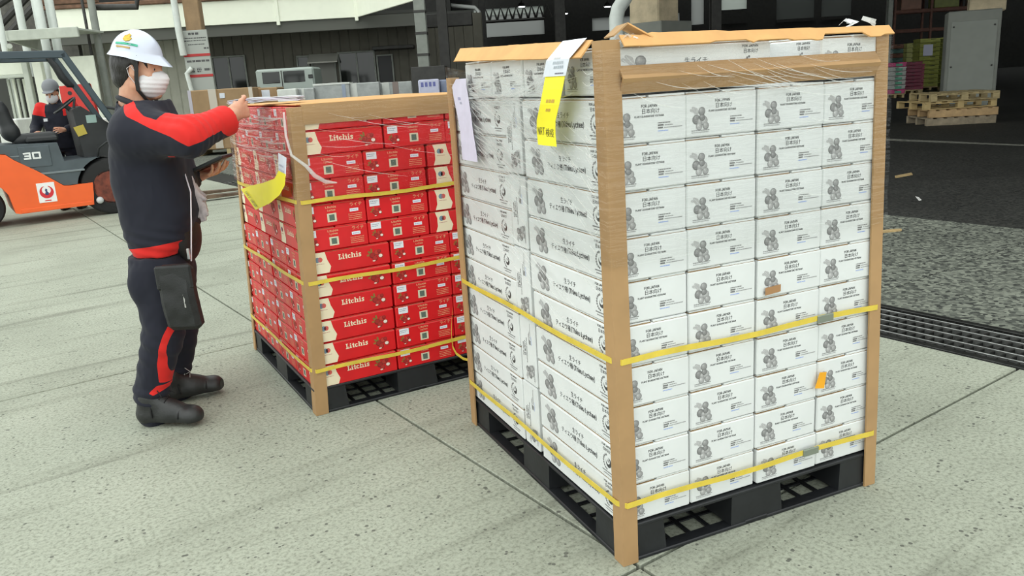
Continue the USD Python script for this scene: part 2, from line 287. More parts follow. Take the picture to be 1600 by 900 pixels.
# painted lines on the asphalt
PAINT = pm('worn_white_paint', (0.20, 0.20, 0.17), 0.8, var=0.6, scale=14)
def ground_poly(name, pix, mat, label, catg, z=0.003):
    P = [at_z(*p)[:2] for p in pix]; c = np.mean(P, 0)
    g = Polygon([p - c for p in P]); g = g if g.exterior.is_ccw else Polygon(list(g.exterior.coords)[::-1])
    return obj(name, prism(g, z), mat, None, label=label, cat=catg, loc=(float(c[0]), float(c[1]), 0.0))
ground_poly('painted_line', [(1372, 216), (1600, 226), (1600, 228), (1372, 219)], PAINT, 'thin worn white line painted across the dark asphalt', 'line', 0.0015)
WOODM = pm('raw_stick', (0.42, 0.30, 0.14), 0.8, var=0.3)
ground_poly('wood_strip', [(1378, 361.5), (1408, 359), (1409, 361), (1378, 364.5)], WOODM, 'thin tan wood strip lying on the speckled ground', 'wood strip', 0.012)
ground_poly('wood_strip', [(1398, 276), (1424, 271), (1426, 273.5), (1399, 278.5)], WOODM, 'thin tan wood strip lying on the dark asphalt', 'wood strip', 0.012)
ground_poly('paper_scrap', [(1430, 307), (1436, 309), (1440, 313), (1436, 314)], pm('scrap_paper', (0.6, 0.6, 0.58), 0.8), 'tiny white paper scrap on the dark asphalt', 'paper scrap', 0.004)

# drain grate
STEEL = pm('dark_grate_steel', (0.035, 0.036, 0.034), 0.45, 0.7, var=0.4, scale=9)
WORN = pm('worn_bar_steel', (0.30, 0.31, 0.30), 0.38, 0.8, var=0.35, scale=14)
drain = thing('drain_grate', 'long black steel drain grate set in the ground right of the white load', 'drain grate', R=RG)
D0, D1 = -7.0, 14.0
obj('channel', cat([bx(3.87, 4.41, D0, D1, -0.29, -0.26), bx(3.87, 3.885, D0, D1, -0.28, -0.002), bx(4.395, 4.41, D0, D1, -0.28, -0.002)]), pm('drain_black', (0.008, 0.008, 0.008), 0.9), drain)
obj('frame_rail', cbx(3.876, 3.92, D0, D1, -0.04, 0.004, 0.003), STEEL, drain)
obj('frame_rail', cbx(4.36, 4.404, D0, D1, -0.04, 0.004, 0.003), STEEL, drain)
for i, u in enumerate((3.965, 4.05, 4.14, 4.23, 4.315)):
    obj('long_bar', cbx(u - 0.006, u + 0.006, D0, D1, -0.035, 0.003, 0.002), WORN, drain)
cb = []
v = D0
while v < D1:
    cb.append(bx(3.92, 4.36, v - 0.004, v + 0.004, -0.03, -0.004)); v += 0.05
obj('cross_bars', cat(cb), STEEL, drain, kind='stuff')

# ================================================================== LOADS
CARD = pm('kraft_card', (0.39, 0.235, 0.105), 0.72, var=0.10, scale=5, bump=0.05, bscale=30)
CARD_RAW = pm('kraft_card_raw', (0.62, 0.34, 0.125), 0.75, var=0.12, scale=9)
CARD_EDGE = pm('corrugated_edge', (0.30, 0.19, 0.09), 0.85, var=0.25, scale=30)
WHITE_BOX = pm('white_carton_board', (0.665, 0.685, 0.68), 0.55, var=0.04, scale=7, bump=0.06, bscale=14)
RED_BOX = pm('red_carton_board', (0.63, 0.008, 0.012), 0.38, var=0.08, scale=6, bump=0.04, bscale=14)
STRAP = pm('yellow_strap', (0.66, 0.50, 0.06), 0.42, var=0.12, scale=12)
SEAL = pm('strap_seal', (0.24, 0.27, 0.22), 0.4, 0.4)
BLACKP = pm('black_pallet_plastic', (0.010, 0.011, 0.013), 0.5, var=0.4, scale=10, bump=0.05)
TAPE = pm('clear_tape', (0.70, 0.72, 0.70), 0.15)
FILM = usdkit.material(stage, '/World/Looks/stretch_film',
    {'fr': ('fresnel', {'IOR': 1.3}), 'ad': ('math', {'math_type': 'multiply_add', 'value2': 0.55, 'value3': 0.008}), 'tc': ('texture_coordinate', {}), 'mp': ('mapping', {'scale': (3.0, 3.0, 26.0), 'rotation': (0.35, 0.35, 0)}),
     'n': ('noise_texture', {'scale': 2.0, 'detail': 4.0, 'distortion': 0.6}), 'b': ('bump', {'strength': 0.32, 'distance': 0.03}), 'g': ('glossy_bsdf', {'color': (1, 1, 1), 'roughness': 0.12}),
     't': ('transparent_bsdf', {'color': (0.992, 0.994, 0.992)}), 'm': ('mix_closure', {})},
    [('fr.fac', 'ad.value1'), ('ad.value', 'm.fac'), ('tc.object', 'mp.vector'), ('mp.vector', 'n.vector'), ('n.fac', 'b.height'), ('b.normal', 'g.normal'), ('t.BSDF', 'm.closure1'), ('g.BSDF', 'm.closure2')], surface='m.closure')
CREASE = usdkit.material(stage, '/World/Looks/film_crease',
    {'g': ('principled_bsdf', {'base_color': (0.86, 0.87, 0.86), 'roughness': 0.25}), 't': ('transparent_bsdf', {'color': (1, 1, 1)}), 'm': ('mix_closure', {'fac': 0.36})},
    [('t.BSDF', 'm.closure1'), ('g.BSDF', 'm.closure2')], surface='m.closure')

GREY = lambda g: (g, g, g)
def lychee_print(k, x, y, s, tones, leaf, layer=0, sx=1.0):
    """a small bunch of round fruit with two leaf outlines, printed flat"""
    fr = [(0.30, 0.42, 0.22, 0), (0.52, 0.30, 0.2, 1), (0.72, 0.36, 0.2, 2), (0.60, 0.78, 0.19, 3), (0.45, 0.10, 0.17, 2), (0.82, 0.12, 0.17, 1), (0.62, 0.50, 0.16, 0)]
    for a, b in (((0.0, 0.85), (0.28, 0.62)), ((0.12, 0.95), (0.36, 0.70))):
        k.poly(LineString([(x + a[0] * s * sx, y + a[1] * s), (x + (a[0] + b[0]) / 2 * s * sx + 0.06 * s, y + (a[1] + b[1]) / 2 * s + .05 * s), (x + b[0] * s * sx, y + b[1] * s)]).buffer(0.06 * s).difference(LineString([(x + a[0] * s * sx, y + a[1] * s), (x + b[0] * s * sx, y + b[1] * s)]).buffer(0.012 * s)), leaf, layer)
    for i, (a, b, r, t) in enumerate(fr):
        c = np.array(tones[t % len(tones)])
        for j, (q, m) in enumerate(((1.0, 0.75), (0.82, 1.0), (0.5, 1.25), (0.24, 1.6))):
            k.disc(x + (a - 0.08 * (1 - q)) * s * sx, y + (b + 0.10 * (1 - q) * r / .2) * s, r * q * s * sx, tuple(np.minimum(c * m, 0.8)), layer + 1 + i * 0.6 + j * 0.12, 11, r * q * s)
GT = [GREY(.20), GREY(.30), GREY(.36), GREY(.25)]
K = (0.03, 0.03, 0.032)
def white_end():
    k = Ink(); w, h = 0.25, 0.1235
    lychee_print(k, 0.018, 0.022, 0.060, GT, GREY(.42))
    k.latin('FOR JAPAN', 0.098, 0.091, 0.0072, K, 0, True, 0.050); k.cjk('日本向け', 0.099, 0.076, 0.0125, K)
    k.latin('PLANT QUARANTINE VIETNAM', 0.077, 0.0655, 0.0050, K, 0, True, 0.092)
    k.dashes(0.150, 0.047, 0.040, .0028, GREY(.22), 1); k.rect(0.150, 0.040, 0.168, .0442, GREY(.16)); k.dashes(0.172, 0.0405, 0.026, .0024, GREY(.3), 2)
    k.rect(0.150, 0.0335, 0.166, .0377, GREY(.16)); k.dashes(0.170, 0.034, 0.058, .0024, GREY(.3), 3); k.dashes(0.150, 0.026, 0.032, .0026, (0.28, 0.38, 0.72), 4)
    k.dashes(0.020, 0.0165, 0.060, .0026, GREY(.25), 5); k.dashes(0.020, 0.0115, 0.056, .0024, GREY(.35), 6)
    return k
def white_long(L=0.525):
    k = Ink()
    lychee_print(k, 0.045, 0.020, 0.078, GT, GREY(.42), sx=1.15)
    k.cjk('生ライチ', 0.235, 0.068, 0.0165, K); k.cjk('ティエウ種', 0.158, 0.042, 0.0175, K); k.latin('(Thieu Lychee)', 0.262, 0.043, 0.0150, K, 0, True, 0.132)
    k.latin('FOR JAPAN', 0.425, 0.103, 0.006, K, 0, True, 0.055); k.cjk('日本向け', 0.430, 0.088, 0.011, K)
    # round emblem: a dark swirl inside an open wreath
    cx, cy = 0.458, 0.055
    k.disc(cx + .004, cy, 0.0155, GREY(.05), 0, 18); k.disc(cx + 0.001, cy + .0045, 0.0105, (0.66, 0.68, 0.675), 1, 16); k.disc(cx + 0.003, cy + 0.006, 0.0052, GREY(.3), 2, 12)
    for i in range(9):
        a = math.radians(105 + i * 19); k.disc(cx - .002 + 0.0235 * math.cos(a), cy + 0.0235 * math.sin(a), 0.0036, GREY(.18), 0, 6)
    k.dashes(0.425, 0.022, 0.066, .0035, GREY(.2), 7); k.dashes(0.432, 0.014, 0.05, .003, GREY(.25), 8)
    return k
CREAM = (0.80, 0.70, 0.50); PALE = (0.74, 0.76, 0.80); GOLD = (0.72, 0.40, 0.22)
FT = [(0.30, 0.012, 0.01), (0.42, 0.03, 0.02), (0.34, 0.02, 0.015), (0.5, 0.05, 0.03)]
def litchi(k, x, y, s, layer=1):
    for i, (a, b) in enumerate(((0.1, 0.75), (0.3, 0.9), (0.0, 0.5))):
        k.poly(LineString([(x + 0.35 * s, y + 0.5 * s), (x + a * s, y + b * s)]).buffer(0.07 * s), (0.20 + .05 * i, 0.15, 0.03), layer)
    for i, (a, b, r) in enumerate(((.35, .45, .22), (.7, .62, .22), (.55, .2, .2), (1.0, .35, .2), (.9, .7, .15))):
        c = np.array(FT[i % 4]); k.disc(x + a * s, y + b * s, r * s, tuple(c * .7), layer + 1 + i * .5, 10); k.disc(x + a * s, y + b * s + .03 * s, r * .75 * s, tuple(np.minimum(c * 1.2, .8)), layer + 1.2 + i * .5, 9)
    k.disc(x + .98 * s, y + .36 * s, .15 * s, (0.78, 0.70, 0.62), layer + 5, 11, .12 * s); k.disc(x + .45 * s, y + .05 * s, .12 * s, (0.75, 0.55, 0.48), layer + 5, 9, .06 * s)
def red_long():
    k = Ink(); h = 0.1035; L = 0.40
    k.poly(Polygon([(0.028, 0.004), (0.108, 0.004), (0.118, 0.03), (0.104, 0.062), (0.096, 0.098), (0.028, 0.098), (0.038, .07), (.038, .03)]), CREAM)
    k.disc(0.060, 0.066, .012, (0.16, 0.25, 0.32), 1, 12); k.disc(0.072, 0.066, .011, (0.60, 0.10, 0.08), 1, 12); k.dashes(0.048, 0.045, 0.040, .003, (0.5, .25, .2), 11, 1)
    k.slab('Litchis', 0.155, 0.054, 0.024, CREAM); litchi(k, 0.290, 0.020, 0.062)
    return k
def red_end():
    k = Ink(); h = 0.1035
    k.rect(0.014, 0.062, 0.062, 0.093, PALE); k.dashes(0.018, 0.082, 0.036, .003, (.3, .33, .4), 20, 1); k.dashes(0.018, 0.074, 0.03, .003, (.3, .33, .4), 21, 1); litchi(k, 0.018, 0.016, 0.044)
    k.latin('Litchis', 0.112, 0.079, 0.0085, GOLD, 0, True, 0.050); k.latin('Lychee', 0.120, 0.066, 0.0075, GOLD, 0, True, 0.038)
    k.rect(0.118, 0.018, 0.160, 0.056, (0.66, 0.60, 0.44)); k.rect(0.127, 0.024, 0.151, 0.050, (0.10, 0.14, 0.11), 1)
    k.cjk('ライチ', 0.222, 0.076, 0.017, GOLD); k.rect(0.222, 0.052, 0.262, 0.066, PALE); k.dashes(0.226, 0.057, 0.030, .003, (.4, .35, .6), 23, 1)
    for i in range(4): k.dashes(0.214, 0.040 - i * .008, 0.062, .0025, GOLD, 24 + i)
    return k
def carton(name, label, group, L, w, h, board, end_ink, long_ink, edge):
    """one carton: origin at the middle of its base, long side along x"""
    t = thing(name, label, 'carton', group=group)
    hb = h - 0.0075
    obj('body', cbx(-L / 2, L / 2, -w / 2, w / 2, 0, hb, 0.004), board, t)
    # two closing flaps with a gap over the middle, their raw edges showing below
    obj('top_flap', cbx(-L / 2 + 0.006, L / 2 - 0.006, -w / 2 + 0.005, -0.003, hb + 0.0012, h - 0.0018, 0.0012), board, t)
    obj('top_flap', cbx(-L / 2 + 0.002, L / 2 - 0.002, 0.003, w / 2 - 0.004, hb + 0.0004, h - 0.0010, 0.0012), board, t)
    obj('flap_edge', cat([bx(-L / 2 + .003, L / 2 - .003, -w / 2 + .004, -0.004, hb - .0005, hb + .0014), bx(-L / 2 + .003, L / 2 - .003, 0.004, w / 2 - .006, hb - .0005, hb + .001)]), edge, t)
    z = np.array([0, 0, 1.0]); parts = []
    for n, half, ink in (((1, 0, 0), L / 2, end_ink), ((-1, 0, 0), L / 2, end_ink), ((0, 1, 0), w / 2, long_ink), ((0, -1, 0), w / 2, long_ink)):
        n = np.array(n, float); ex = np.cross(z, n); width = w if n[0] else L
        parts.append(ink.arrays(n * half - ex * width / 2, ex, z))
    printing('printing', parts, t)
    return t

def axes(yaw): return np.array([math.cos(yaw), math.sin(yaw), 0]), np.array([-math.sin(yaw), math.cos(yaw), 0])
class Load:
    """frame of a load: a runs along its right-hand face, b along its left-hand face, the origin at the near corner; it leans a little with height"""
    def __init__(s, x, y, yaw, W, D, lean):
        s.o = np.array([x, y, 0]); s.a, s.b = axes(yaw); s.W, s.D, s.lean = W, D, np.array(lean); s.yaw = yaw; s.R = np.stack([s.a, s.b, [0, 0, 1]], 1)
    def p(s, a, b, z): return s.o + s.a * a + s.b * b + np.array([0, 0, z])
    def l(s, a, b, z):                                  # a point of the leaning stack, drawn together a little at the top by its wrapping
        l = s.lean; return s.p(a + (l[0] + l[1] * a) * z, b + l[2] * b * z, z)
WL = Load(0.2821, 2.1354, 0.4062, 1.0, 1.21, (-0.010, -0.022, -0.032))
RL = Load(-0.9165, 3.4290, 0.5078, 1.0, 1.2, (0.036, 0.0, 0.0))
ZUP = np.array([0, 0, 1.0])
rng = random.Random(5)
def place(L, first, state, a, b, z, facing, label, name, group, loc_z=0.0, up=None, jit=0.004):
    """facing: the load direction ('a','-a','b','-b') the carton's +x end points at"""
    d = {'a': L.a, '-a': -L.a, 'b': L.b, '-b': -L.b}[facing]
    t = rot_z(rng.uniform(-1, 1) * 0.006)
    X = t @ d; Z = ZUP if up is None else up; Y = np.cross(Z, X); R = np.stack([X, Y, np.cross(X, Y)], 1)
    pos = L.l(a + rng.uniform(-1, 1) * jit * .5, b + rng.uniform(-1, 1) * jit * .5, z)
    if not state:
        state.append(1); UsdGeom.Xformable(first).GetOrderedXformOps()[0].Set(mat4(pos, R)); tagp(first, label, None, group); return first
    return dup(first, name, label, pos, R, group)
ORD = ['bottom', 'second', 'third', 'fourth', 'fifth', 'sixth', 'seventh', 'eighth', 'ninth', 'tenth', 'eleventh', 'twelfth']
COL = ['nearest', 'second', 'third', 'fourth']

# ---- white load
WE, WLG = white_end(), white_long()
GW = 'white lychee cartons stacked on the nearer pallet'
wc = carton('white_carton', '', GW, 0.525, 0.2425, 0.1235, WHITE_BOX, WE, WLG, CARD_EDGE); st = []
Z0, PH = 0.128, 0.1237
for r in range(10):
    for c in range(4):
        lab = f'white lychee carton, {ORD[r]} row up, {COL[c]} column from near post on right face' if c else f'white lychee carton behind the near corner post, {ORD[r]} row up, two sides showing'
        place(WL, wc, st, 0.126 + 0.25 * c, 0.006 + 0.2625 + 0.004 * (c % 2) + rng.uniform(0, .004), Z0 + PH * r, '-b', lab, 'white_carton', GW)
for r in range(10):
    place(WL, wc, st, 0.128, 0.695 + 0.2625, Z0 + PH * r, '-b', f'white lychee carton at the far end of the left face, {ORD[r]} row up', 'white_carton', GW)
for r in range(5):
    # stood on its long side: local z along b, local y up
    place(WL, wc, st, 0.272, 0.560 if r % 2 else 0.566, Z0 + 0.1235 + 0.248 * r, '-a', f'white lychee carton stood on edge in the narrow strip, {ORD[r]} from the bottom', 'white_carton', GW, up=WL.b)
z11 = Z0 + PH * 10 + 0.004
place(WL, wc, st, 0.285, 0.135, z11, 'a', 'white lychee carton lying lengthwise above the rail at the near corner', 'white_carton', GW)
place(WL, wc, st, 0.675, 0.50, z11, '-b', 'white lychee carton set back in the middle of the top row above the rail', 'white_carton', GW)
place(WL, wc, st, 0.865, 0.275, z11, '-b', 'white lychee carton at the right end of the top row above the rail', 'white_carton', GW)
for i, b in enumerate((0.40, 0.66, 0.92)):
    place(WL, wc, st, 0.275, b, z11 - .002, 'a', f'white lychee carton in film-wrapped top row of left face, {ORD[i + 1]} from near post', 'white_carton', GW)

def pallet(name, L, label, H=0.124):
    t = thing(name, label, 'pallet', loc=L.o.tolist(), R=L.R); W, D = L.W, L.D
    deck = [cbx(0, W, 0, D, H - 0.012, H, 0.003)]
    obj('top_deck', cat(deck), BLACKP, t)
    xs = ((0.004, 0.15), (0.40, 0.60), (W - 0.15, W - 0.004)); ys = ((0.004, 0.17), (0.50, 0.71), (D - 0.16, D - 0.004))
    for x0, x1 in xs:
        for y0, y1 in ys:
            obj('block', prism(Polygon([(x0 - .0, 0.012), (x1 + .006, 0.012), (x1 - .004, H - .011), (x0 + .003, H - .011)]), y1 - y0, 'y', y0), BLACKP, t)
    g = [cbx(0, W, y0, y1, 0, 0.012, 0.003) for y0, y1 in ((0, 0.045), (0.56, 0.65), (D - 0.045, D))] + [cbx(x0, x1, 0, D, 0, 0.0155, 0.003) for x0, x1 in ((0, 0.045), (0.455, 0.545), (W - 0.045, W))]
    obj('bottom_runner', g[0], BLACKP, t)
    for q in g[1:]: obj('bottom_runner', q, BLACKP, t)
    bars = []
    for x in np.arange(0.12, W - 0.1, 0.075): bars.append(bx(x - .007, x + .007, 0.02, D - .02, 0.002, 0.008))
    for y in np.arange(0.12, D - 0.1, 0.085): bars.append(bx(0.02, W - .02, y - .007, y + .007, 0.002, 0.0075))
    obj('bottom_lattice', cat(bars), BLACKP, t, kind='stuff')
    return t
pallet('plastic_pallet', WL, 'black plastic pallet with open lattice base under the white cartons')
pallet('plastic_pallet', RL, 'black plastic pallet with open lattice base under the red cartons')

def angle_post(L, top, bot, da, db, z1, leg, name, label, wavy=0.0):
    """L-section card post; da, db = +1/-1 the way each leg runs; top/bot (a, b) of its outer edge"""
    t = 0.006; g = Polygon([(0, 0), (leg * da, 0), (leg * da, t * db), (t * da, t * db), (t * da, leg * db), (0, leg * db)])
    if not g.exterior.is_ccw: g = Polygon(list(g.exterior.coords)[::-1])
    m = prism(g, 1.0); v = m.vertices.copy(); N = 14; vs = []; 
    ring = np.array(g.exterior.coords)[:-1]; k = len(ring); V = []; F = []
    for i in range(N + 1):
        s = i / N; o = np.array(bot) * (1 - s) + np.array(top) * s + wavy * np.array([math.sin(s * 9), math.cos(s * 7)]) * 0.002
        V += [L.p(*(o + r), z1 * s + 0.001) for r in ring]
    for i in range(N):
        for j in range(k):
            l = (j + 1) % k; F += [[i * k + j, i * k + l, i * k + k + l], [i * k + j, i * k + k + l, i * k + k + j]]
    tv, tf = trimesh.creation.triangulate_polygon(g, engine='earcut')
    idx = [int(np.argmin(np.abs(ring - p).sum(1))) for p in np.asarray(tv)]
    for f in np.asarray(tf): a, b, c = (idx[q] for q in f); F += [[c, b, a], [N * k + a, N * k + b, N * k + c]]
    mesh = trimesh.Trimesh(np.array(V), F, process=False); base = L.p(*bot, 0)
    mesh.vertices -= base; trimesh.repair.fix_normals(mesh)
    return obj(name, mesh, CARD, None, label=label, cat='corner post', loc=base.tolist())
angle_post(WL, (-0.026, -0.009), (-0.004, -0.009), 1, 1, 1.505, 0.052, 'corner_post', 'tan cardboard corner post at the near corner of the white load', 1)
angle_post(WL, (0.958, -0.006), (1.006, -0.008), -1, 1, 1.503, 0.048, 'corner_post', 'tan cardboard corner post at the right corner of the white load', .6)
angle_post(WL, (-0.026, 1.165), (-0.008, 1.222), 1, -1, 1.44, 0.05, 'corner_post', 'tan cardboard corner post at the far left corner of the white load', .6)
angle_post(RL, (0.047, -0.004), (-0.004, -0.008), 1, 1, 1.362, 0.058, 'corner_post', 'tan cardboard corner post at the near corner of the red load', 1)
angle_post(RL, (0.047, 1.198), (-0.006, 1.215), 1, -1, 1.33, 0.045, 'corner_post', 'tan cardboard corner post at the far left corner of the red load', .6)

# card rails and ragged top edge strips
def rail(L, a0, a1, prof, label, name='edge_rail', along='a', off=0.0, mat=None):
    """profile (outward, z) run along a face"""
    P = np.array(prof); V = []; n = len(P); F = []; N = 12
    for i in range(N + 1):
        s = a0 + (a1 - a0) * i / N
        for o, z in P:
            V.append(L.l(s, -o + off, z) if along == 'a' else L.l(-o + off, s, z))
    for i in range(N):
        for j in range(n):
            l = (j + 1) % n; F += [[i * n + j, i * n + l, i * n + n + l], [i * n + j, i * n + n + l, i * n + n + j]]
    tv, tf = trimesh.creation.triangulate_polygon(Polygon(P), engine='earcut'); idx = [int(np.argmin(np.abs(P - p).sum(1))) for p in np.asarray(tv)]
    for f in np.asarray(tf): a, b, c = (idx[q] for q in f); F += [[c, b, a], [N * n + a, N * n + b, N * n + c]]
    m = trimesh.Trimesh(np.array(V), F, process=False); base = m.vertices.mean(0); m.vertices -= base; trimesh.repair.fix_normals(m)
    return obj(name, m, mat or CARD, None, label=label, cat='edge rail', loc=base.tolist())
rail(WL, 0.040, 0.955, [(0.002, 1.441), (0.026, 1.409), (0.003, 1.370), (-0.004, 1.370), (0.019, 1.409), (-0.005, 1.441)], 'tan cardboard angle rail running under the top row of the white load')
rail(RL, 0.05, 0.99, [(0.004, 1.372), (0.004, 1.288), (-0.003, 1.288), (-0.003, 1.366), (-0.06, 1.366), (-0.06, 1.372)], 'tan cardboard angle rail along the top right edge of the red load')
def ragged_strip(L, s0, s1, z_top, drop, slope, along, seed, label, jag=0.014, end=0.0, rise=0.0):
    rg = np.random.RandomState(seed); N = 46; top, bot = [], []; jt = jb = 0.0
    for i in range(N + 1):
        s = s0 + (s1 - s0) * i / N
        if rg.rand() < .28: jt = rg.uniform(-.5, .9) * jag
        if rg.rand() < .22: jb = rg.uniform(-.9, .9) * jag
        top.append((s, jt)); bot.append((s, -drop + jb))
    if end: bot[-1] = (bot[-1][0] + end, bot[-1][1])
    g = Polygon(bot + top[::-1]).buffer(0); g = max(getattr(g, 'geoms', [g]), key=lambda q: q.area)
    m = prism(g, 0.004); v = m.vertices; out = []
    for x, h, t in v:
        o = -h * math.sin(slope) + t * math.cos(slope); z = z_top + rise * (x - s0) / (s1 - s0) + h * math.cos(slope) + t * math.sin(slope)
        out.append(L.l(x, -o, z) if along == 'a' else L.l(-o, x, z))
    m = trimesh.Trimesh(np.array(out), m.faces, process=False); base = m.vertices.mean(0); m.vertices -= base; trimesh.repair.fix_normals(m)
    return obj('edge_strip', m, CARD_RAW, None, label=label, cat='edge strip', loc=base.tolist())
ragged_strip(WL, 0.045, 1.005, 1.514, 0.038, 0.75, 'a', 3, 'bright tan cardboard strip with torn edges along the top right edge of the white load')
ragged_strip(WL, 0.055, 1.065, 1.508, 0.058, 0.75, 'b', 8, 'bright tan cardboard strip along the top left edge of the white load', 0.0015, -0.03, 0.030)
# crumpled flap of card at the near corner
def card_flap(pts, th, name, label):
    P = np.array(pts, float); c = P.mean(0); P = P - c
    n = np.cross(P[1] - P[0], P[-1] - P[0]); n /= np.linalg.norm(n)
    h = m3.Manifold.hull_points(np.vstack([P + n * th / 2, P - n * th / 2])); return man(h), c
f1, c1 = card_flap([WL.l(0.03, 0.0, 1.515), WL.l(0.075, 0.0, 1.545), WL.l(0.07, 0.05, 1.54), WL.l(0.03, 0.05, 1.512)], .004, '', '')
f2, c2 = card_flap([WL.l(0.075, 0.0, 1.545), WL.l(0.145, -0.012, 1.508), WL.l(0.14, 0.04, 1.506), WL.l(0.07, 0.05, 1.54)], .004, '', '')
t = thing('card_flap', 'crumpled tan cardboard flap folded up on the near top corner of the white load', 'card flap', loc=c1.tolist())
obj('panel', f1, CARD, t); obj('panel', moved(f2, c2 - c1), CARD_RAW, t)

# ---- red load
RE, RLG = red_end(), red_long()
GR = 'red litchi cartons stacked on the farther pallet'
rc = carton('red_carton', '', GR, 0.397, 0.297, 0.1032, RED_BOX, RE, RLG, CARD_EDGE); st = []
RZ, RP = 0.122, 0.1036
# facing: long side on the right face -> carton's x along +-a ; short end on the right face -> x along -b
for r in range(12):
    z = RZ + RP * r; w = f'{ORD[r]} row up'
    if r < 6 or r >= 10:
        place(RL, rc, st, 0.205, 0.155, z, 'a', f'red litchi carton behind near corner post, {w}, long side facing right', 'red_carton', GR)
        place(RL, rc, st, 0.560, 0.204, z, '-b', f'red litchi carton in the middle of the right face, {w}, short end out', 'red_carton', GR)
        place(RL, rc, st, 0.860, 0.204, z, '-b', f'red litchi carton beside the white load at right end, {w}', 'red_carton', GR)
        for i in range(3):
            place(RL, rc, st, 0.205, 0.155 + 0.3 * (i + 1), z, '-a', f'red litchi carton on the left face, {w}, {COL[i + 1]} column from near post', 'red_carton', GR)
    else:
        place(RL, rc, st, 0.157, 0.205, z, '-b', f'red litchi carton behind near corner post, {w}, short end facing right', 'red_carton', GR)
        place(RL, rc, st, 0.457, 0.205, z, '-b', f'red litchi carton in the middle of the right face, {w}, short end out', 'red_carton', GR)
        place(RL, rc, st, 0.812, 0.155, z, 'a', f'red litchi carton beside the white load at right end, {w}', 'red_carton', GR)
        for i in range(2):
            place(RL, rc, st, 0.157, 0.205 + 0.4 * (i + 1), z, '-b', f'red litchi carton on the left face, {w}, {COL[i + 1]} long column from near post', 'red_carton', GR)

# ---- straps
def strap(L, z, corners, label, seals=(), tail=None):
    t = thing('strap', label, 'strap', loc=L.p(0, 0, z).tolist(), R=L.R)
    P = []; n = len(corners)
    for i, c in enumerate(corners):
        d = np.array(corners[(i + 1) % n]) - np.array(c); 
        for s in np.linspace(0.02, 0.98, 9): P.append(np.array(c) + d * s)
    P = np.array(P + [P[0]]); sag = 0.004 * np.sin(np.arange(len(P)) * 1.3)
    pts = np.column_stack([P, sag])
    obj('band', ribbon(pts, (0, 0, 1.0), 0.017, 0.0022), STRAP, t)
    for a, b, along in seals:
        if along == 'a': obj('seal', cbx(a - .032, a + .032, b - .006, b + .003, -.012, .012, .002), SEAL, t)
    if tail is not None: obj('loose_tail', ribbon(np.array(tail), (0.25, 0, 1.0), 0.013, 0.002), STRAP, t)
    return t
def outline(L, tops, bots, z, zt, e=0.0045):
    c = [np.array(b) + (np.array(t) - np.array(b)) * z / zt for t, b in zip(tops, bots)]
    return c
for z, k in ((0.645, 'upper'), (0.200, 'lower')):
    c = outline(WL, [(-.026, -.009), (.958, -.006), (.957, 1.165), (-.026, 1.165)], [(-.004, -.009), (1.006, -.008), (1.0, 1.222), (-.008, 1.222)], z, 1.5)
    o = [(-.003, -.003), (.003, -.003), (.003, .003), (-.003, .003)]
    strap(WL, z, [tuple(p + np.array(q)) for p, q in zip(c, o)], f'{k} yellow plastic strap around the white load, pinched by a grey seal', [(0.745 if k == 'upper' else 0.705, c[0][1] + (c[1][1] - c[0][1]) * .7 - .003, 'a')])
for z, k in ((0.965, 'top'), (0.610, 'middle'), (0.210, 'bottom')):
    c = outline(RL, [(.047, -.004), (1.045, 0), (1.04, 1.198), (.047, 1.198)], [(-.004, -.008), (1.0, -.006), (1.0, 1.215), (-.006, 1.215)], z, 1.36)
    o = [(-.003, -.003), (.003, -.003), (.003, .003), (-.003, .003)]
    tail = [(0.70 + .02 * math.sin(i * .5), -0.012 - .001 * i, 0.03 - .2 * i / 10 + 0.0) for i in range(9)] if k == 'bottom' else None
    if tail is not None:
        tail = [(0.71, -.012, .16), (0.695, -.014, .09), (0.690, -.014, .02), (0.692, -.014, -.03), (0.705, -.02, -.065), (0.735, -.03, -.095), (0.77, -.035, -.112)]
    strap(RL, z, [tuple(p + np.array(q)) for p, q in zip(c, o)], f'{k} yellow plastic strap around the red load' + (', a loose tail hanging' if tail else ''), (), tail)

# ================================================================== FILM, TAGS, PAPERS
def film_sheet(L, path, z0, z1, off, n_s, n_z, label, seed, sag=None, t=0):
    """a stretch-film skin hung around a load: path of (a, b) outline points"""
    P = np.array(path, float); seg = np.linalg.norm(np.diff(P, axis=0), axis=1); cum = np.r_[0, np.cumsum(seg)]
    S = np.linspace(0, cum[-1], n_s); S = np.unique(np.r_[S, cum]); V = []
    for s in S:
        a, b = np.interp(s, cum, P[:, 0]), np.interp(s, cum, P[:, 1])
        zt = z1 - (sag(s / cum[-1]) if sag else 0)
        for q in np.linspace(0, 1, n_z):
            z = z0 + (zt - z0) * q; V.append(L.l(a, b, z))
    V = np.array(V); c = V.mean(0); n = len(S)
    bulge = (meshkit.fbm(np.column_stack([V[:, :2] * 5, V[:, 2] * 16]), 3, seed) - .5) * 0.010
    cen = L.l(.5, .6, 1.0); d = V - cen; d[:, 2] = 0; d /= np.linalg.norm(d, axis=1, keepdims=True)
    V = V + d * (off + bulge)[:, None]
    F = [[i * n_z + k, (i + 1) * n_z + k, (i + 1) * n_z + k + 1] for i in range(n - 1) for k in range(n_z - 1)] + [[i * n_z + k, (i + 1) * n_z + k + 1, i * n_z + k + 1] for i in range(n - 1) for k in range(n_z - 1)]
    th = thing('stretch_film', label, 'stretch film', loc=c.tolist())
    obj('sheet', trimesh.Trimesh(V - c, F, process=False), FILM, th, smooth=True)
    return th, c
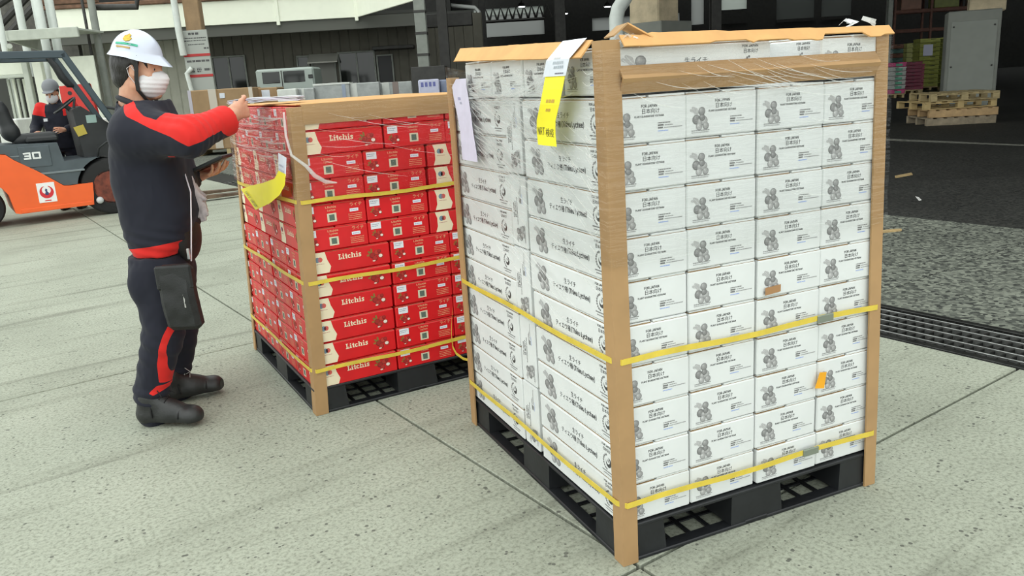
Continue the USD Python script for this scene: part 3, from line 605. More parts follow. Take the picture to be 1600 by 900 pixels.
def creases(L, th, c, specs, name='film_creases'):
    """specs: (face, s0, z0, s1, z1, width, off)"""
    ms = []
    for face, s0, z0, s1, z1, w, off in specs:
        T = np.linspace(0, 1, 7); s = s0 + (s1 - s0) * T; z = z0 + (z1 - z0) * T - 0.010 * np.sin(np.pi * T)
        pts = np.array([(L.l(q, -off, k) if face == 'a' else L.l(-off, q, k)) for q, k in zip(s, z)]) - c
        n = -L.b if face == 'a' else -L.a; tang = pts[-1] - pts[0]; side = np.cross(n, tang); side /= np.linalg.norm(side)
        ms.append(ribbon(pts, side + n * .35, w * np.sin(np.pi * (0.08 + .84 * T)), 0.0006))
    obj(name, cat(ms), CREASE, th, kind='stuff')
rg = np.random.RandomState(4)
tW, cW = film_sheet(WL, [(-.008, 1.19), (-.008, -.006), (1.0, -.006)], 0.92, 1.482, 0.016, 60, 26, 'clear stretch film wrapped around the upper part of the white load', 2, sag=lambda s: 0.0 if s > .52 else 0.035 * math.sin(math.pi * min(1, s / .5)) )
sp = []
for i in range(70):                                    # left face: fans of creases falling from the far post
    s0 = rg.uniform(.25, 1.16); z0 = rg.uniform(1.15, 1.43) if i < 45 else rg.uniform(.85, 1.2); ln = rg.uniform(.15, .55); sl = rg.uniform(.12, .55)
    sp.append(('b', s0, z0, max(.03, s0 - ln), z0 - ln * sl, rg.uniform(.0015, .005), .020))
for i in range(30):
    s0 = rg.uniform(.75, 1.15); z0 = rg.uniform(1.2, 1.42); ln = rg.uniform(.12, .4); sp.append(('b', s0, z0, s0 - ln, z0 - ln * rg.uniform(.15, .5), rg.uniform(.003, .008), .022))
for i in range(16): s0 = rg.uniform(.7, 1.15); sp.append(('b', s0, rg.uniform(1.34, 1.425), s0 - rg.uniform(.2, .5), rg.uniform(1.36, 1.44), rg.uniform(.002, .006), .022))
for i in range(24): s0 = rg.uniform(.3, 1.12); z0 = rg.uniform(1.36, 1.46); sp.append(('b', s0, z0, s0 - rg.uniform(.15, .28), z0 + rg.uniform(-.03, .012), rg.uniform(.002, .007), .022))
for i in range(26):
    z = rg.uniform(.95, 1.46); sp.append(('b', .062, z, .004, z + rg.uniform(-.03, .02), rg.uniform(.0012, .003), .034))
for i in range(22):
    s0 = rg.uniform(.03, .7); z0 = rg.uniform(1.37, 1.45); ln = rg.uniform(.1, .3); sp.append(('a', s0, z0, s0 + ln, z0 - ln * rg.uniform(.1, .35), rg.uniform(.001, .0025), .032))
for i in range(10):
    s0 = rg.uniform(.03, .7); z0 = rg.uniform(.85, 1.3); ln = rg.uniform(.1, .3); sp.append(('a', s0, z0, s0 + ln, z0 + ln * rg.uniform(-.3, .1), rg.uniform(.001, .002), .024))
creases(WL, tW, cW, sp)
tR, cR = film_sheet(RL, [(-.008, 1.19), (-.008, -.006), (.98, -.006)], 0.98, 1.365, 0.014, 50, 18, 'clear stretch film wrapped around the top of the red load', 6)
sp = []
for i in range(20):
    s0 = rg.uniform(.4, 1.16); z = rg.uniform(1.12, 1.35); ln = rg.uniform(.25, .8); sp.append(('b', s0, z, max(.04, s0 - ln), z + rg.uniform(-.015, .012), rg.uniform(.003, .010), .020))
for i in range(10):
    s0 = rg.uniform(.08, .5); z = rg.uniform(1.1, 1.34); ln = rg.uniform(.1, .4); sp.append(('a', s0, z, s0 + ln, z - ln * rg.uniform(.0, .3), rg.uniform(.001, .003), .02))
creases(RL, tR, cR, sp)
rope = [RL.l(-.02, .02, 1.345), RL.l(-.022, .012, 1.25), RL.l(-.015, -.02, 1.17), RL.l(.04, -.030, 1.12), RL.l(.075, -.026, 1.075), RL.l(.12, -.022, 1.045), RL.l(.17, -.02, 1.035)]
obj('film_rope', tube(np.array(rope) - cR, [.005, .006, .006, .008, .010, .009, .003], 7), CREASE, tR, smooth=True)
# bunched film on the far top corner of the white load
bun = []
for i in range(4):
    p = WL.l(.86 + rg.uniform(0, .07), rg.uniform(.0, .06), 1.515); pts = [p + np.array([rg.uniform(-.03, .03), rg.uniform(-.02, .02), k]) for k in (0, .012, .022, .010)]
    bun.append(ribbon(np.array(pts), rg.normal(size=3), .012, .0008))
for i in range(8):
    p = WL.l(rg.uniform(.05, .11), rg.uniform(-.01, .05), 1.505); pts = [p + np.array([rg.uniform(-.03, .03), rg.uniform(-.02, .02), k]) for k in (-.02, .005, .012, -.006)]
    bun.append(ribbon(np.array(pts), rg.normal(size=3), .014, .0008))
obj('bunched_film', moved(cat(bun), -cW), CREASE, tW, kind='stuff')

YEL = pm('yellow_tag_paper', (0.86, 0.76, 0.02), 0.55, var=0.04); WHT = pm('white_tag_paper', (0.66, 0.70, 0.77), 0.5, var=0.05, scale=30); LIL = pm('pale_lilac_paper', (0.60, 0.57, 0.70), 0.5, var=0.06, scale=20)
def unit_(v): return np.asarray(v) / np.linalg.norm(v)
def hanging(pts, side, w, mat, parent, name, th=0.0008): return obj(name, ribbon(np.array(pts), side, w, th), mat, parent, smooth=False)
def ink_on(path_pts, side, width, ink, parent, lift=.0012, name='lettering'):
    """print laid along a bent paper strip: ink x runs across the width, ink y (0..1) along the strip from its end"""
    P = np.array(path_pts, float); cum = np.r_[0, np.cumsum(np.linalg.norm(np.diff(P, axis=0), axis=1))]
    side = np.asarray(side, float); side = side / np.linalg.norm(side); t, c = np.vstack(ink.t), np.vstack(ink.c); q = t.reshape(-1, 2)
    pos = np.stack([np.interp(cum[-1] - q[:, 1], cum, P[:, k]) for k in range(3)], 1); T = np.gradient(P, axis=0); T /= np.linalg.norm(T, axis=1, keepdims=True)
    tt = np.stack([np.interp(cum[-1] - q[:, 1], cum, T[:, k]) for k in range(3)], 1); n = np.cross(side, -tt); n /= np.linalg.norm(n, axis=1, keepdims=True)
    V = pos + side * (q[:, :1] - width / 2) + n * lift
    printing(name, [(V, np.repeat(c, 3, 0))], parent)
# tall white-and-yellow tag at the near corner of the white load
top = [WL.l(-o, b, z) for o, b, z in ((.006, .150, 1.517), (.030, .158, 1.492), (.050, .172, 1.468), (.052, .195, 1.425))]
yel = [WL.l(-.048 - k, b, z) for k, b, z in ((0, .195, 1.430), (.006, .205, 1.39), (.008, .225, 1.35), (.004, .262, 1.305), (.002, .270, 1.27), (.004, .262, 1.235))]
c0 = top[0]; t = thing('inspection_tag', 'white and yellow paper tag hanging on film beside the near corner post', 'tag', loc=c0.tolist())
hanging([p - c0 for p in top], -WL.b, 0.135, WHT, t, 'white_end'); obj_y = hanging([p - c0 for p in yel], -WL.b, 0.118, YEL, t, 'yellow_strip')
k = Ink(); k.latin('NRT', 0.006, 0.030, 0.022, (.12, .11, .02), 0, False, .046); k.cjk('検疫', 0.058, 0.028, .023, (.12, .11, .02)); k.dashes(.035, .135, .05, .010, (.55, .34, .05), 3); k.dashes(.045, .105, .03, .010, (.55, .34, .05), 4)
ink_on([p - c0 for p in yel], -WL.b, .118, k, t)
k = Ink(); k.dashes(.045, .035, .06, .008, (.45, .5, .55), 31); k.dashes(.055, .022, .055, .008, (.4, .45, .5), 32); k.dashes(.04, .05, .04, .006, (.5, .5, .5), 33); k.dashes(.07, .006, .05, .004, (.2, .2, .25), 34)
ink_on([p - c0 for p in top], -WL.b, .135, k, t)
# pale tag near the far post
P = [WL.l(-.03, b, z) for b, z in ((1.005, 1.435), (1.03, 1.41), (1.02, 1.37), (1.0, 1.31), (.985, 1.25), (.975, 1.19), (.97, 1.145))]
c0 = P[0]; t = thing('paper_tag', 'pale lilac paper strip hanging under film near the far left post of the white load', 'tag', loc=c0.tolist())
hanging([p - c0 for p in P], -WL.b, np.array([.10, .145, .15, .14, .13, .145, .15]), LIL, t, 'strip')
k = Ink(); k.dashes(.04, .22, .03, .010, (.35, .35, .5), 41); k.dashes(.05, .205, .02, .008, (.4, .4, .5), 42)
ink_on([p - c0 for p in P], -WL.b, .14, k, t)
# curved yellow tag on the red load
def strip_between(E0, E1, th):
    """thin solid strip between two edge lines"""
    E0, E1 = np.array(E0), np.array(E1); n = np.cross(E0[1] - E0[0], E1[0] - E0[0]); n = n / np.linalg.norm(n) * th; L = len(E0); V = np.stack([E0, E1, E1 + n, E0 + n], 1).reshape(-1, 3); F = []
    for i in range(L - 1):
        for k in range(4): l = (k + 1) % 4; F += [[i * 4 + k, i * 4 + l, i * 4 + 4 + l], [i * 4 + k, i * 4 + 4 + l, i * 4 + 4 + k]]
    F += [[0, 2, 1], [0, 3, 2], [4 * L - 4, 4 * L - 3, 4 * L - 2], [4 * L - 4, 4 * L - 2, 4 * L - 1]]
    m = trimesh.Trimesh(V, F, process=False); trimesh.repair.fix_normals(m); return m
e0 = [RL.l(-.032 - .004 * k, b, z) for k, (b, z) in enumerate(((.125, 1.175), (.12, 1.13), (.115, 1.095)))]; e1 = [RL.l(-.032 - .004 * k, b, z) for k, (b, z) in enumerate(((-.005, 1.16), (.0, 1.125), (.0, 1.085)))]
u0 = [RL.l(-.040 - .006 * k, b, z) for k, (b, z) in enumerate(((.115, 1.10), (.17, 1.063), (.36, 1.03), (.60, .998), (.82, .962)))]; u1 = [RL.l(-.040 - .006 * k, b, z) for k, (b, z) in enumerate(((.0, 1.092), (.012, 1.045), (.085, 1.00), (.25, .948), (.53, .888)))]
c0 = e0[0]; t = thing('inspection_tag', 'white and yellow paper tag curling sideways on the left face of the red load', 'tag', loc=c0.tolist())
obj('white_end', moved(strip_between(e0, e1, .0008), -c0), WHT, t); obj('yellow_strip', moved(strip_between(u0, u1, .0008), -c0), YEL, t)
k = Ink(); k.dashes(.02, .01, .08, .008, (.4, .42, .5), 51); k.dashes(.02, .03, .07, .008, (.4, .42, .5), 52); E_ = (e0[2] - c0); ax = unit_(e1[2] - e0[2]); ay = unit_(e0[0] - e0[2]); printing('printed_lines', [k.arrays(E_ - RL.a * .004, ax, ay, .0)], t, kind='stuff')
k = Ink(); k.latin('NRT', 0.0, 0.0, .040, (.12, .11, .02), 0, False, .085); k.cjk('検疫', .098, 0, .042, (.12, .11, .02))
dn = u1[-1] - u0[-1]; ax = unit_(dn); ay = unit_(u0[-2] - u0[-1]); printing('lettering', [k.arrays(u0[-1] - c0 + ax * .05 + ay * .06 - RL.a * .008, ax * 1.15, ay, .0)], t, kind='stuff')
t2 = thing('sticker', 'small orange paper sticker stuck across a carton joint on the white right face', 'sticker', loc=WL.l(.752, -.004, .435).tolist(), R=WL.R)
ORG = pm('orange_sticker', (0.80, 0.36, 0.01), 0.5, var=.1)
obj('label_sheet', moved(prism([(-.024, -.02), (.014, -.028), (.022, .026), (-.006, .03)], .0012, 'y', -.006)), ORG, t2)
tagp(obj('brown_tape', prism([(-.028, -.010), (.030, -.006), (.030, .016), (-.028, .013)], .0012, 'y', -.004), pm('brown_tape', (0.36, 0.19, 0.08), .5), None, loc=WL.l(.555, -.004, .765).tolist(), R=WL.R), 'small strip of brown tape on a white carton of the right face', 'tape')
tagp(obj('top_sheet', moved(cbx(.03, .985, .02, 1.185, 1.368, 1.374, .002), (.036 * 1.37, 0, 0)), CARD_RAW, None, loc=RL.o.tolist(), R=RL.R), 'flat tan cardboard sheet covering the top of the red load', 'cardboard sheet')
# papers the worker holds on top of the red load
pc = RL.l(.02, .45, 1.387)
t = thing('paper_bundle', 'bundle of white and lilac papers laid on the red load under the worker hand', 'papers', loc=pc.tolist(), R=rot_z(.10))
for i, (dx, w, mat) in enumerate(((0, .15, WHT), (.006, .148, LIL), (-.004, .15, WHT), (.004, .147, LIL), (0, .149, WHT))):
    X = np.linspace(-.155, .155, 9); pts = np.column_stack([X + dx, 0 * X, .004 * i + .007 * np.cos(X / .155 * 1.4) - .002 + .002 * np.sin(X * 30 + i)])
    obj('sheet', ribbon(pts, (0, 1, 0), w * 1.35, .0030), mat, t)

# ================================================================== PEOPLE
import scipy.sparse as sps
def relax(m, n=6):
    """shrink-free smoothing: each round moves towards the neighbours' mean and part of the way back"""
    f = m.faces; i = np.r_[f[:, 0], f[:, 1], f[:, 2], f[:, 1], f[:, 2], f[:, 0]]; j = np.r_[f[:, 1], f[:, 2], f[:, 0], f[:, 0], f[:, 1], f[:, 2]]; k = len(m.vertices)
    A = sps.csr_matrix((np.ones(len(i)), (i, j)), (k, k)); A.data[:] = 1; d = np.maximum(np.asarray(A.sum(1)).ravel(), 1); V = np.array(m.vertices)
    for _ in range(n):
        for w in (.5, -.5): V = V + w * (A @ V / d[:, None] - V)
    return trimesh.Trimesh(V, f, process=False)
class Field:
    """signed distance field on a grid, made of smoothly joined round shapes, turned into one surface"""
    def __init__(s, lo, hi, h, k=0.02):
        s.lo = np.array(lo, float); s.h = h; s.n = np.ceil((np.array(hi) - s.lo) / h).astype(int) + 1; s.k = k
        s.D = np.full(s.n, 1.0, np.float32)
    def _sub(s, lo, hi):
        i0 = np.clip(np.floor((np.asarray(lo) - s.lo) / s.h).astype(int), 0, s.n - 1); i1 = np.clip(np.ceil((np.asarray(hi) - s.lo) / s.h).astype(int) + 1, 1, s.n)
        sl = tuple(slice(a, b) for a, b in zip(i0, i1)); g = np.meshgrid(*[s.lo[k] + s.h * np.arange(i0[k], i1[k]) for k in range(3)], indexing='ij')
        return sl, np.stack(g, -1).astype(np.float32)
    def _join(s, sl, d, k=None, cut=False):
        k = k or s.k; a = s.D[sl]
        if cut: d = -d; h = np.clip(.5 - .5 * (a - d) / k, 0, 1); s.D[sl] = a * (1 - h) + d * h + k * h * (1 - h); return s
        h = np.clip(.5 + .5 * (a - d) / k, 0, 1); s.D[sl] = a * (1 - h) + d * h - k * h * (1 - h); return s
    def cone(s, a, b, ra, rb=None, k=None, cut=False, flat=None):
        """tapered limb; flat=(axis, factor) squeezes it along an axis"""
        a, b = np.asarray(a, float), np.asarray(b, float); rb = ra if rb is None else rb; m = max(ra, rb) + 0.05
        if flat is not None: m += max(ra, rb) * max(0, 1 / min(1, flat[1]) - 1)
        sl, P = s._sub(np.minimum(a, b) - m, np.maximum(a, b) + m)
        if P.size == 0: return s
        d = b - a; t = np.clip(((P - a) @ d) / max(d @ d, 1e-9), 0, 1); q = P - (a + t[..., None] * d)
        if flat is not None:
            ax = np.asarray(flat[0], float); ax /= np.linalg.norm(ax); q = q + (q @ ax)[..., None] * ax * (1 / flat[1] - 1)
        return s._join(sl, np.linalg.norm(q, axis=-1) - (ra + (rb - ra) * t), k, cut)
    def ball(s, c, r, R=None, k=None, cut=False):
        c = np.asarray(c, float); r = np.broadcast_to(np.asarray(r, float), 3); m = r.max() + 0.05
        sl, P = s._sub(c - m, c + m)
        if P.size == 0: return s
        q = P - c
        if R is not None: q = q @ R
        l = np.linalg.norm(q / r, axis=-1); g = np.linalg.norm(q / r ** 2, axis=-1) + 1e-6
        return s._join(sl, np.where(l > .05, l * (l - 1) / g, -r.min()), k, cut)
    def stack(s, rows, k=None, pw=2.4):
        """trunk from (z, cx, cy, rx, ry) rows"""
        A = np.array(rows, float); m = 0.06
        sl, P = s._sub((A[:, 1] - A[:, 3]).min() * np.array([1, 0, 0]) + [0, (A[:, 2] - A[:, 4]).min() - m, A[:, 0].min() - m] - np.array([m, 0, 0]),
                       [(A[:, 1] + A[:, 3]).max() + m, (A[:, 2] + A[:, 4]).max() + m, A[:, 0].max() + m])
        z = P[..., 2]; o = np.argsort(A[:, 0]); A = A[o]; cx, cy, rx, ry = (np.interp(z, A[:, 0], A[:, i]) for i in (1, 2, 3, 4))
        l = (np.abs((P[..., 0] - cx) / rx) ** pw + np.abs((P[..., 1] - cy) / ry) ** pw) ** (1 / pw)
        d = (l - 1) * np.minimum(rx, ry); d = np.maximum(d, np.maximum(A[0, 0] - z, z - A[-1, 0]))
        return s._join(sl, d, k)
    def plane_cut(s, p, n, within=None):
        sl, P = s._sub(s.lo, s.lo + s.h * (s.n - 1)); d = ((P - np.asarray(p)) @ np.asarray(n, float)).astype(np.float32)
        if within: d = np.where(np.hypot(P[..., 0] - p[0], P[..., 1] - p[1]) < within, d, -1).astype(np.float32)
        s.D = np.maximum(s.D, d); return s
    def surface(s):
        D = s.D; D[0], D[-1], D[:, 0], D[:, -1], D[:, :, 0], D[:, :, -1] = 1, 1, 1, 1, 1, 1
        n = np.array(D.shape); ins = D < 0
        cell = np.zeros(n - 1, np.float32); pos = np.zeros((*(n - 1), 3), np.float32); cnt = np.zeros(n - 1, np.float32)
        for ax in range(3):
            sa = [slice(None)] * 3; sb = [slice(None)] * 3; sa[ax] = slice(0, -1); sb[ax] = slice(1, None)
            A, B = D[tuple(sa)], D[tuple(sb)]; X = (A < 0) != (B < 0); I = np.argwhere(X)
            t = A[X] / (A[X] - B[X]); p = I.astype(np.float32); p[:, ax] += t; o1, o2 = [k for k in range(3) if k != ax]
            for d1 in (0, 1):
                for d2 in (0, 1):
                    J = I.copy(); J[:, o1] -= d1; J[:, o2] -= d2; ok = (J >= 0).all(1) & (J < n - 1).all(1); J = J[ok]
                    np.add.at(pos, tuple(J.T), p[ok]); np.add.at(cnt, tuple(J.T), 1)
        act = cnt > 0; idx = np.full(n - 1, -1); idx[act] = np.arange(act.sum()); V = s.lo + s.h * (pos[act] / cnt[act][:, None]); F = []
        for ax in range(3):
            sa = [slice(None)] * 3; sb = [slice(None)] * 3; sa[ax] = slice(0, -1); sb[ax] = slice(1, None)
            A, B = ins[tuple(sa)], ins[tuple(sb)]; I = np.argwhere(A != B); fl = A[A != B]; o1, o2 = (ax + 1) % 3, (ax + 2) % 3
            q = []
            for d1, d2 in ((0, 0), (1, 0), (1, 1), (0, 1)):
                J = I.copy(); J[:, o1] -= d1; J[:, o2] -= d2; q.append(idx[tuple(np.clip(J, 0, n - 2).T)])
            q = np.stack(q, 1); q[~fl] = q[~fl][:, ::-1]; q = q[(q >= 0).all(1)]; F += [q[:, [0, 1, 2]], q[:, [0, 2, 3]]]
        m = trimesh.Trimesh(V, np.vstack(F)[:, ::-1], process=False)
        if m.volume < 0: m.invert()
        return relax(m)
def ruffle(m, amp, freq, seed, squash=(1, 1, 1)):
    n = m.vertex_normals; d = meshkit.fbm(np.asarray(m.vertices) * np.array(squash) * freq, 3, seed) - .5
    return trimesh.Trimesh(m.vertices + n * (d * 2 * amp)[:, None], m.faces, process=False)
def poly_field(V, polys, margin=0.05):
    """signed distance (inside > 0) of points to outlines in the side view (x, z)"""
    g = shapely.union_all([Polygon(p).buffer(0) for p in polys]); pts = shapely.points(V[:, 0], V[:, 2]); d = shapely.distance(pts, g.boundary)
    return np.where(shapely.contains(g, pts), d, -d)
def panel_mat(name, base, panel, rough=0.8):
    lo = tuple(c * .82 for c in base); n = {'a': ('attribute', {'attribute': 'panel'}), 'gt': ('math', {'math_type': 'greater_than', 'value2': 0.0}), 'm': ('mix_color', {'a': base, 'b': panel}),
         'tc': ('texture_coordinate', {}), 'n': ('noise_texture', {'scale': 420.0, 'detail': 1.0}), 'n2': ('noise_texture', {'scale': 16.0, 'detail': 4.0}), 'b': ('bump', {'strength': .12, 'distance': .002}),
         'p': ('principled_bsdf', {'roughness': rough, 'sheen_weight': .06, 'sheen_roughness': .5, 'specular_ior_level': .25})}
    return usdkit.material(stage, '/World/Looks/' + name, n, [('a.fac', 'gt.value1'), ('gt.value', 'm.fac'), ('m.result', 'p.base_color'), ('tc.object', 'n.vector'), ('n.fac', 'b.height'), ('b.normal', 'p.normal')], surface='p.BSDF')
NAVY, REDC = (0.0135, 0.0145, 0.024), (0.62, 0.022, 0.018)
CLOTH = panel_mat('navy_red_cloth', NAVY, REDC)
SKIN = usdkit.material(stage, '/World/Looks/skin', {'p': ('principled_bsdf', {'base_color': (0.56, 0.285, 0.18), 'roughness': 0.5, 'subsurface_weight': .15, 'subsurface_scale': .01}),
    'tc': ('texture_coordinate', {}), 'n': ('noise_texture', {'scale': 30.0, 'detail': 4.0}), 'r': ('rgb_ramp', {'ramp': [(.3, (0.50, 0.24, 0.15)), (.7, (0.60, 0.32, 0.205))]})}, [('tc.object', 'n.vector'), ('n.fac', 'r.fac'), ('r.color', 'p.base_color')], surface='p.BSDF')
HAIR = pm('black_hair', (0.012, 0.010, 0.009), 0.45, var=.3, scale=40, bump=.6, bscale=120, stretch=(1, 1, .25))
MASKM = pm('white_face_mask', (0.66, 0.65, 0.66), 0.8, bump=.1, bscale=200)
BLACKL = pm('black_shoe_leather', (0.017, 0.018, 0.018), 0.46, var=.3, scale=20, bump=.12, bscale=90); RUBBER = pm('black_rubber', (0.005, 0.005, 0.005), .75)
BAGM = pm('black_bag_nylon', (0.010, 0.011, 0.011), .6, var=.3, scale=25, bump=.25, bscale=220)
HELM = pm('white_helmet_shell', (0.55, 0.59, 0.70), .22, coat=.4); LACE = pm('grey_cord', (0.35, 0.35, 0.33), .7)
def unit(v): v = np.asarray(v, float); return v / np.linalg.norm(v)
def hand_prims(f, W, fwd, thumb, back, curls, s=1.0, spread=.08, tcurl=.4):
    """adds a palm with four fingers and a thumb to a field; fwd, thumb side and back of the hand are directions"""
    fwd = unit(fwd); thumb = unit(np.asarray(thumb, float) - fwd * (np.asarray(thumb, float) @ fwd)); back = np.cross(fwd, thumb) * (1 if np.cross(fwd, thumb) @ np.asarray(back) > 0 else -1)
    W = np.asarray(W, float); K = [W + fwd * x * s + thumb * u * s for x, u in ((.088, .031), (.092, .010), (.088, -.011), (.080, -.030))]
    for q, r in zip(K, (.0115, .0118, .0112, .0100)): f.cone(W + (q - W) * .12 + thumb * 0, q, .0165 * s, r * s, k=.012)
    f.cone(W - fwd * .06 * s, W + fwd * .01 * s, .025 * s, .0245 * s, k=.02, flat=(back, .8))
    for i, (q, L, r, c) in enumerate(zip(K, (.072, .080, .074, .058), (.0094, .0096, .0090, .0080), curls)):
        p = q; ang = 0; d0 = unit(fwd + thumb * spread * (1.5 - i))
        for j, (fr, cc) in enumerate(zip((.46, .30, .24), c)):
            ang += cc; d = d0 * math.cos(ang) - back * math.sin(ang); e = p + d * L * fr * s; f.cone(p, e, r * (1 - .1 * j) * s, r * (.92 - .1 * j) * s, k=.004); p = e
    T = W + fwd * .022 * s + thumb * .024 * s - back * .008 * s; d = unit(fwd * (.75 + .3 * tcurl) + thumb * (.65 - .6 * tcurl) - back * .25); e = T + d * .046 * s; f.cone(T, e, .0155 * s, .0115 * s, k=.012)
    d = unit(fwd * 1.0 + thumb * (.30 - tcurl * .3) - back * tcurl); e2 = e + d * .034 * s; f.cone(e, e2, .0108 * s, .0098 * s, k=.004); f.cone(e2, e2 + unit(d - back * .2) * .026 * s, .0098 * s, .0078 * s, k=.004)
def head_prims(f, T, s=1.0):
    """T maps head-local (x forward, y left, z up; origin between the ears) to the world"""
    R = (T(np.eye(3)) - T(np.zeros((3)))).T; R = R / np.linalg.norm(R, axis=0)
    b = lambda c, r, k=.02: f.ball(T(np.array(c)), np.array(r) * s, R, k)
    b((-.014, 0, .038), (.097, .077, .090)); b((.030, 0, -.030), (.062, .060, .082)); b((.045, 0, .02), (.045, .058, .05))
    for y in (-1, 1):
        f.cone(T(np.array([.005, y * .048, -.07])), T(np.array([.068, y * .010, -.105])), .026 * s, .020 * s, k=.02)
        f.cone(T(np.array([.070, y * .040, .022])), T(np.array([.084, y * .012, .022])), .010 * s, .011 * s, k=.015)      # brow
        f.ball(T(np.array([.066, y * .042, -.028])), .018 * s, k=.02)                                                       # cheek
        f.ball(T(np.array([.006, y * .074, -.012])), np.array([.021, .009, .032]) * s, R, k=.006)                           # ear
        f.ball(T(np.array([.010, y * .083, -.008])), np.array([.010, .006, .018]) * s, R, k=.004, cut=True)
        f.ball(T(np.array([.084, y * .030, .004])), .011 * s, k=.008, cut=True)                                              # eye socket
        f.cone(T(np.array([.079, y * .043, .010])), T(np.array([.085, y * .018, .011])), .0055 * s, k=.004); f.cone(T(np.array([.078, y * .041, -.006])), T(np.array([.084, y * .018, -.006])), .0045 * s, k=.004)   # eyelids
    f.cone(T(np.array([.086, 0, .012])), T(np.array([.108, 0, -.026])), .009 * s, .013 * s, k=.008)                          # nose
    for y in (-1, 1): f.ball(T(np.array([.099, y * .011, -.032])), .009 * s, k=.005)
    f.cone(T(np.array([.080, -.018, -.066])), T(np.array([.080, .018, -.066])), .011 * s, k=.008); f.cone(T(np.array([.078, -.014, -.080])), T(np.array([.078, .014, -.080])), .010 * s, k=.008)
    f.ball(T(np.array([.074, 0, -.104])), .018 * s, k=.02)
def xform(o, fx, fz, s=1.0):
    fx = unit(fx); fy = unit(np.cross(fz, fx)); fz = np.cross(fx, fy); R = np.stack([fx, fy, fz], 1) * s
    return lambda p: np.asarray(p, float) @ R.T + np.asarray(o)

# ------------------------------------------------------------------ the worker with the white helmet
Q = at_y
yN, yM, yF = 3.46, 3.60, 3.76
sh_r, el_r, wr_r = Q(212, 200, 3.42), Q(297, 214, 3.36), Q(358, 186, 3.55)
sh_l, el_l, wr_l = Q(226, 202, 3.79), Q(262, 258, 3.84), Q(302, 276, 3.76)
hipn, kneen, ankn = Q(249, 425, 3.51), Q(254, 530, 3.47), Q(242, 640, 3.47)
hipf, kneef, ankf = Q(268, 425, 3.69), Q(279, 520, 3.73), Q(276, 612, 3.77)
HS = .95
HEAD = xform(Q(218, 108, yM), (1, -.08, -.12), (.12, 0, 1), HS)
worker = thing('person', 'person in white helmet, mask and navy-red uniform reaching for papers on the red load', 'person')
# body: one continuous figure, coarse in the trunk and limbs, fine in the hands
lo = np.minimum.reduce([sh_r, wr_r, ankn, ankf, hipn]) - [.28, .25, .12]; hi = np.maximum.reduce([Q(216, 60, yM), wr_r, ankf, sh_l]) + [.2, .2, .12]
f = Field(lo, hi, .0075)
head_prims(f, HEAD, HS)
nk = Q(212, 182, yM); f.cone(HEAD(np.array([-.024, 0, -.06])), nk, .060, .070, k=.03)
f.stack([(Q(235, 415, yM)[2], Q(252, 415, yM)[0], yM, .082, .13), (Q(235, 340, yM)[2], Q(245, 340, yM)[0], yM, .085, .13), (Q(225, 250, yM)[2], Q(226, 250, yM)[0], yM, .11, .155), (Q(220, 190, yM)[2], Q(214, 190, yM)[0], yM, .075, .15)], k=.05)
for a, b, ra, rb in ((sh_r, el_r, .05, .040), (el_r, wr_r, .038, .027), (sh_l, el_l, .05, .040), (el_l, wr_l, .038, .027), (hipn, kneen, .080, .052), (kneen, ankn, .052, .038), (hipf, kneef, .080, .052), (kneef, ankf, .052, .038)): f.cone(a, b, ra, rb, k=.03)
f.cone(sh_r, sh_l, .055, k=.05)
for an, dx in ((ankn, .13), (ankf, .14)): f.cone(an, (an[0], an[1], .085), .034, .028, k=.02); f.cone((an[0], an[1], .080), (an[0] + dx, an[1] + (-.01 if an is ankn else .03), .058), .022, .016, k=.015)
body = f.surface()
gr = Q(399, 157, 3.70)
hf = Field(np.minimum(wr_r, gr) - .16, np.maximum(wr_r, gr) + .17, .0030, .01)
hand_prims(hf, wr_r + unit(gr - wr_r) * .018, gr - wr_r, np.array([-.25, -.10, 1.0]), np.array([0.1, -1, .25]), [(.30, .45, .4), (.6, .75, .5), (.8, .9, .6), (.95, 1.0, .6)], 1.05, .04, .95)
hl = Field(wr_l - .17, wr_l + .2, .0034, .01)
hand_prims(hl, wr_l + [.02, 0, 0], (1, -.25, .15), (.1, 1, .1), (0, 0, -1), [(.25, .3, .2), (.3, .4, .2), (.35, .45, .3), (.5, .5, .3)], 1.0)
obj('body', cat([body, hf.surface(), hl.surface()]), SKIN, worker, smooth=True)
# eyes
for y in (-1, 1):
    o = HEAD(np.array([.0745, y * .030, .004])); obj('eye', moved(trimesh.creation.icosphere(2, .0105), o), pm('eye_white', (.7, .68, .65), .2), worker, smooth=True)
    o2 = HEAD(np.array([.0805, y * .0305, .003])); obj('iris', moved(trimesh.creation.icosphere(1, .0062), o2), pm('dark_iris', (.02, .012, .008), .15), worker, smooth=True)
    pts = np.array([HEAD(np.array(p)) for p in ((.078, y * .046, .024), (.090, y * .034, .030), (.096, y * .016, .026))]); obj('eyebrow', tube(pts, [.002, .0042, .003], 6), HAIR, worker, smooth=True)
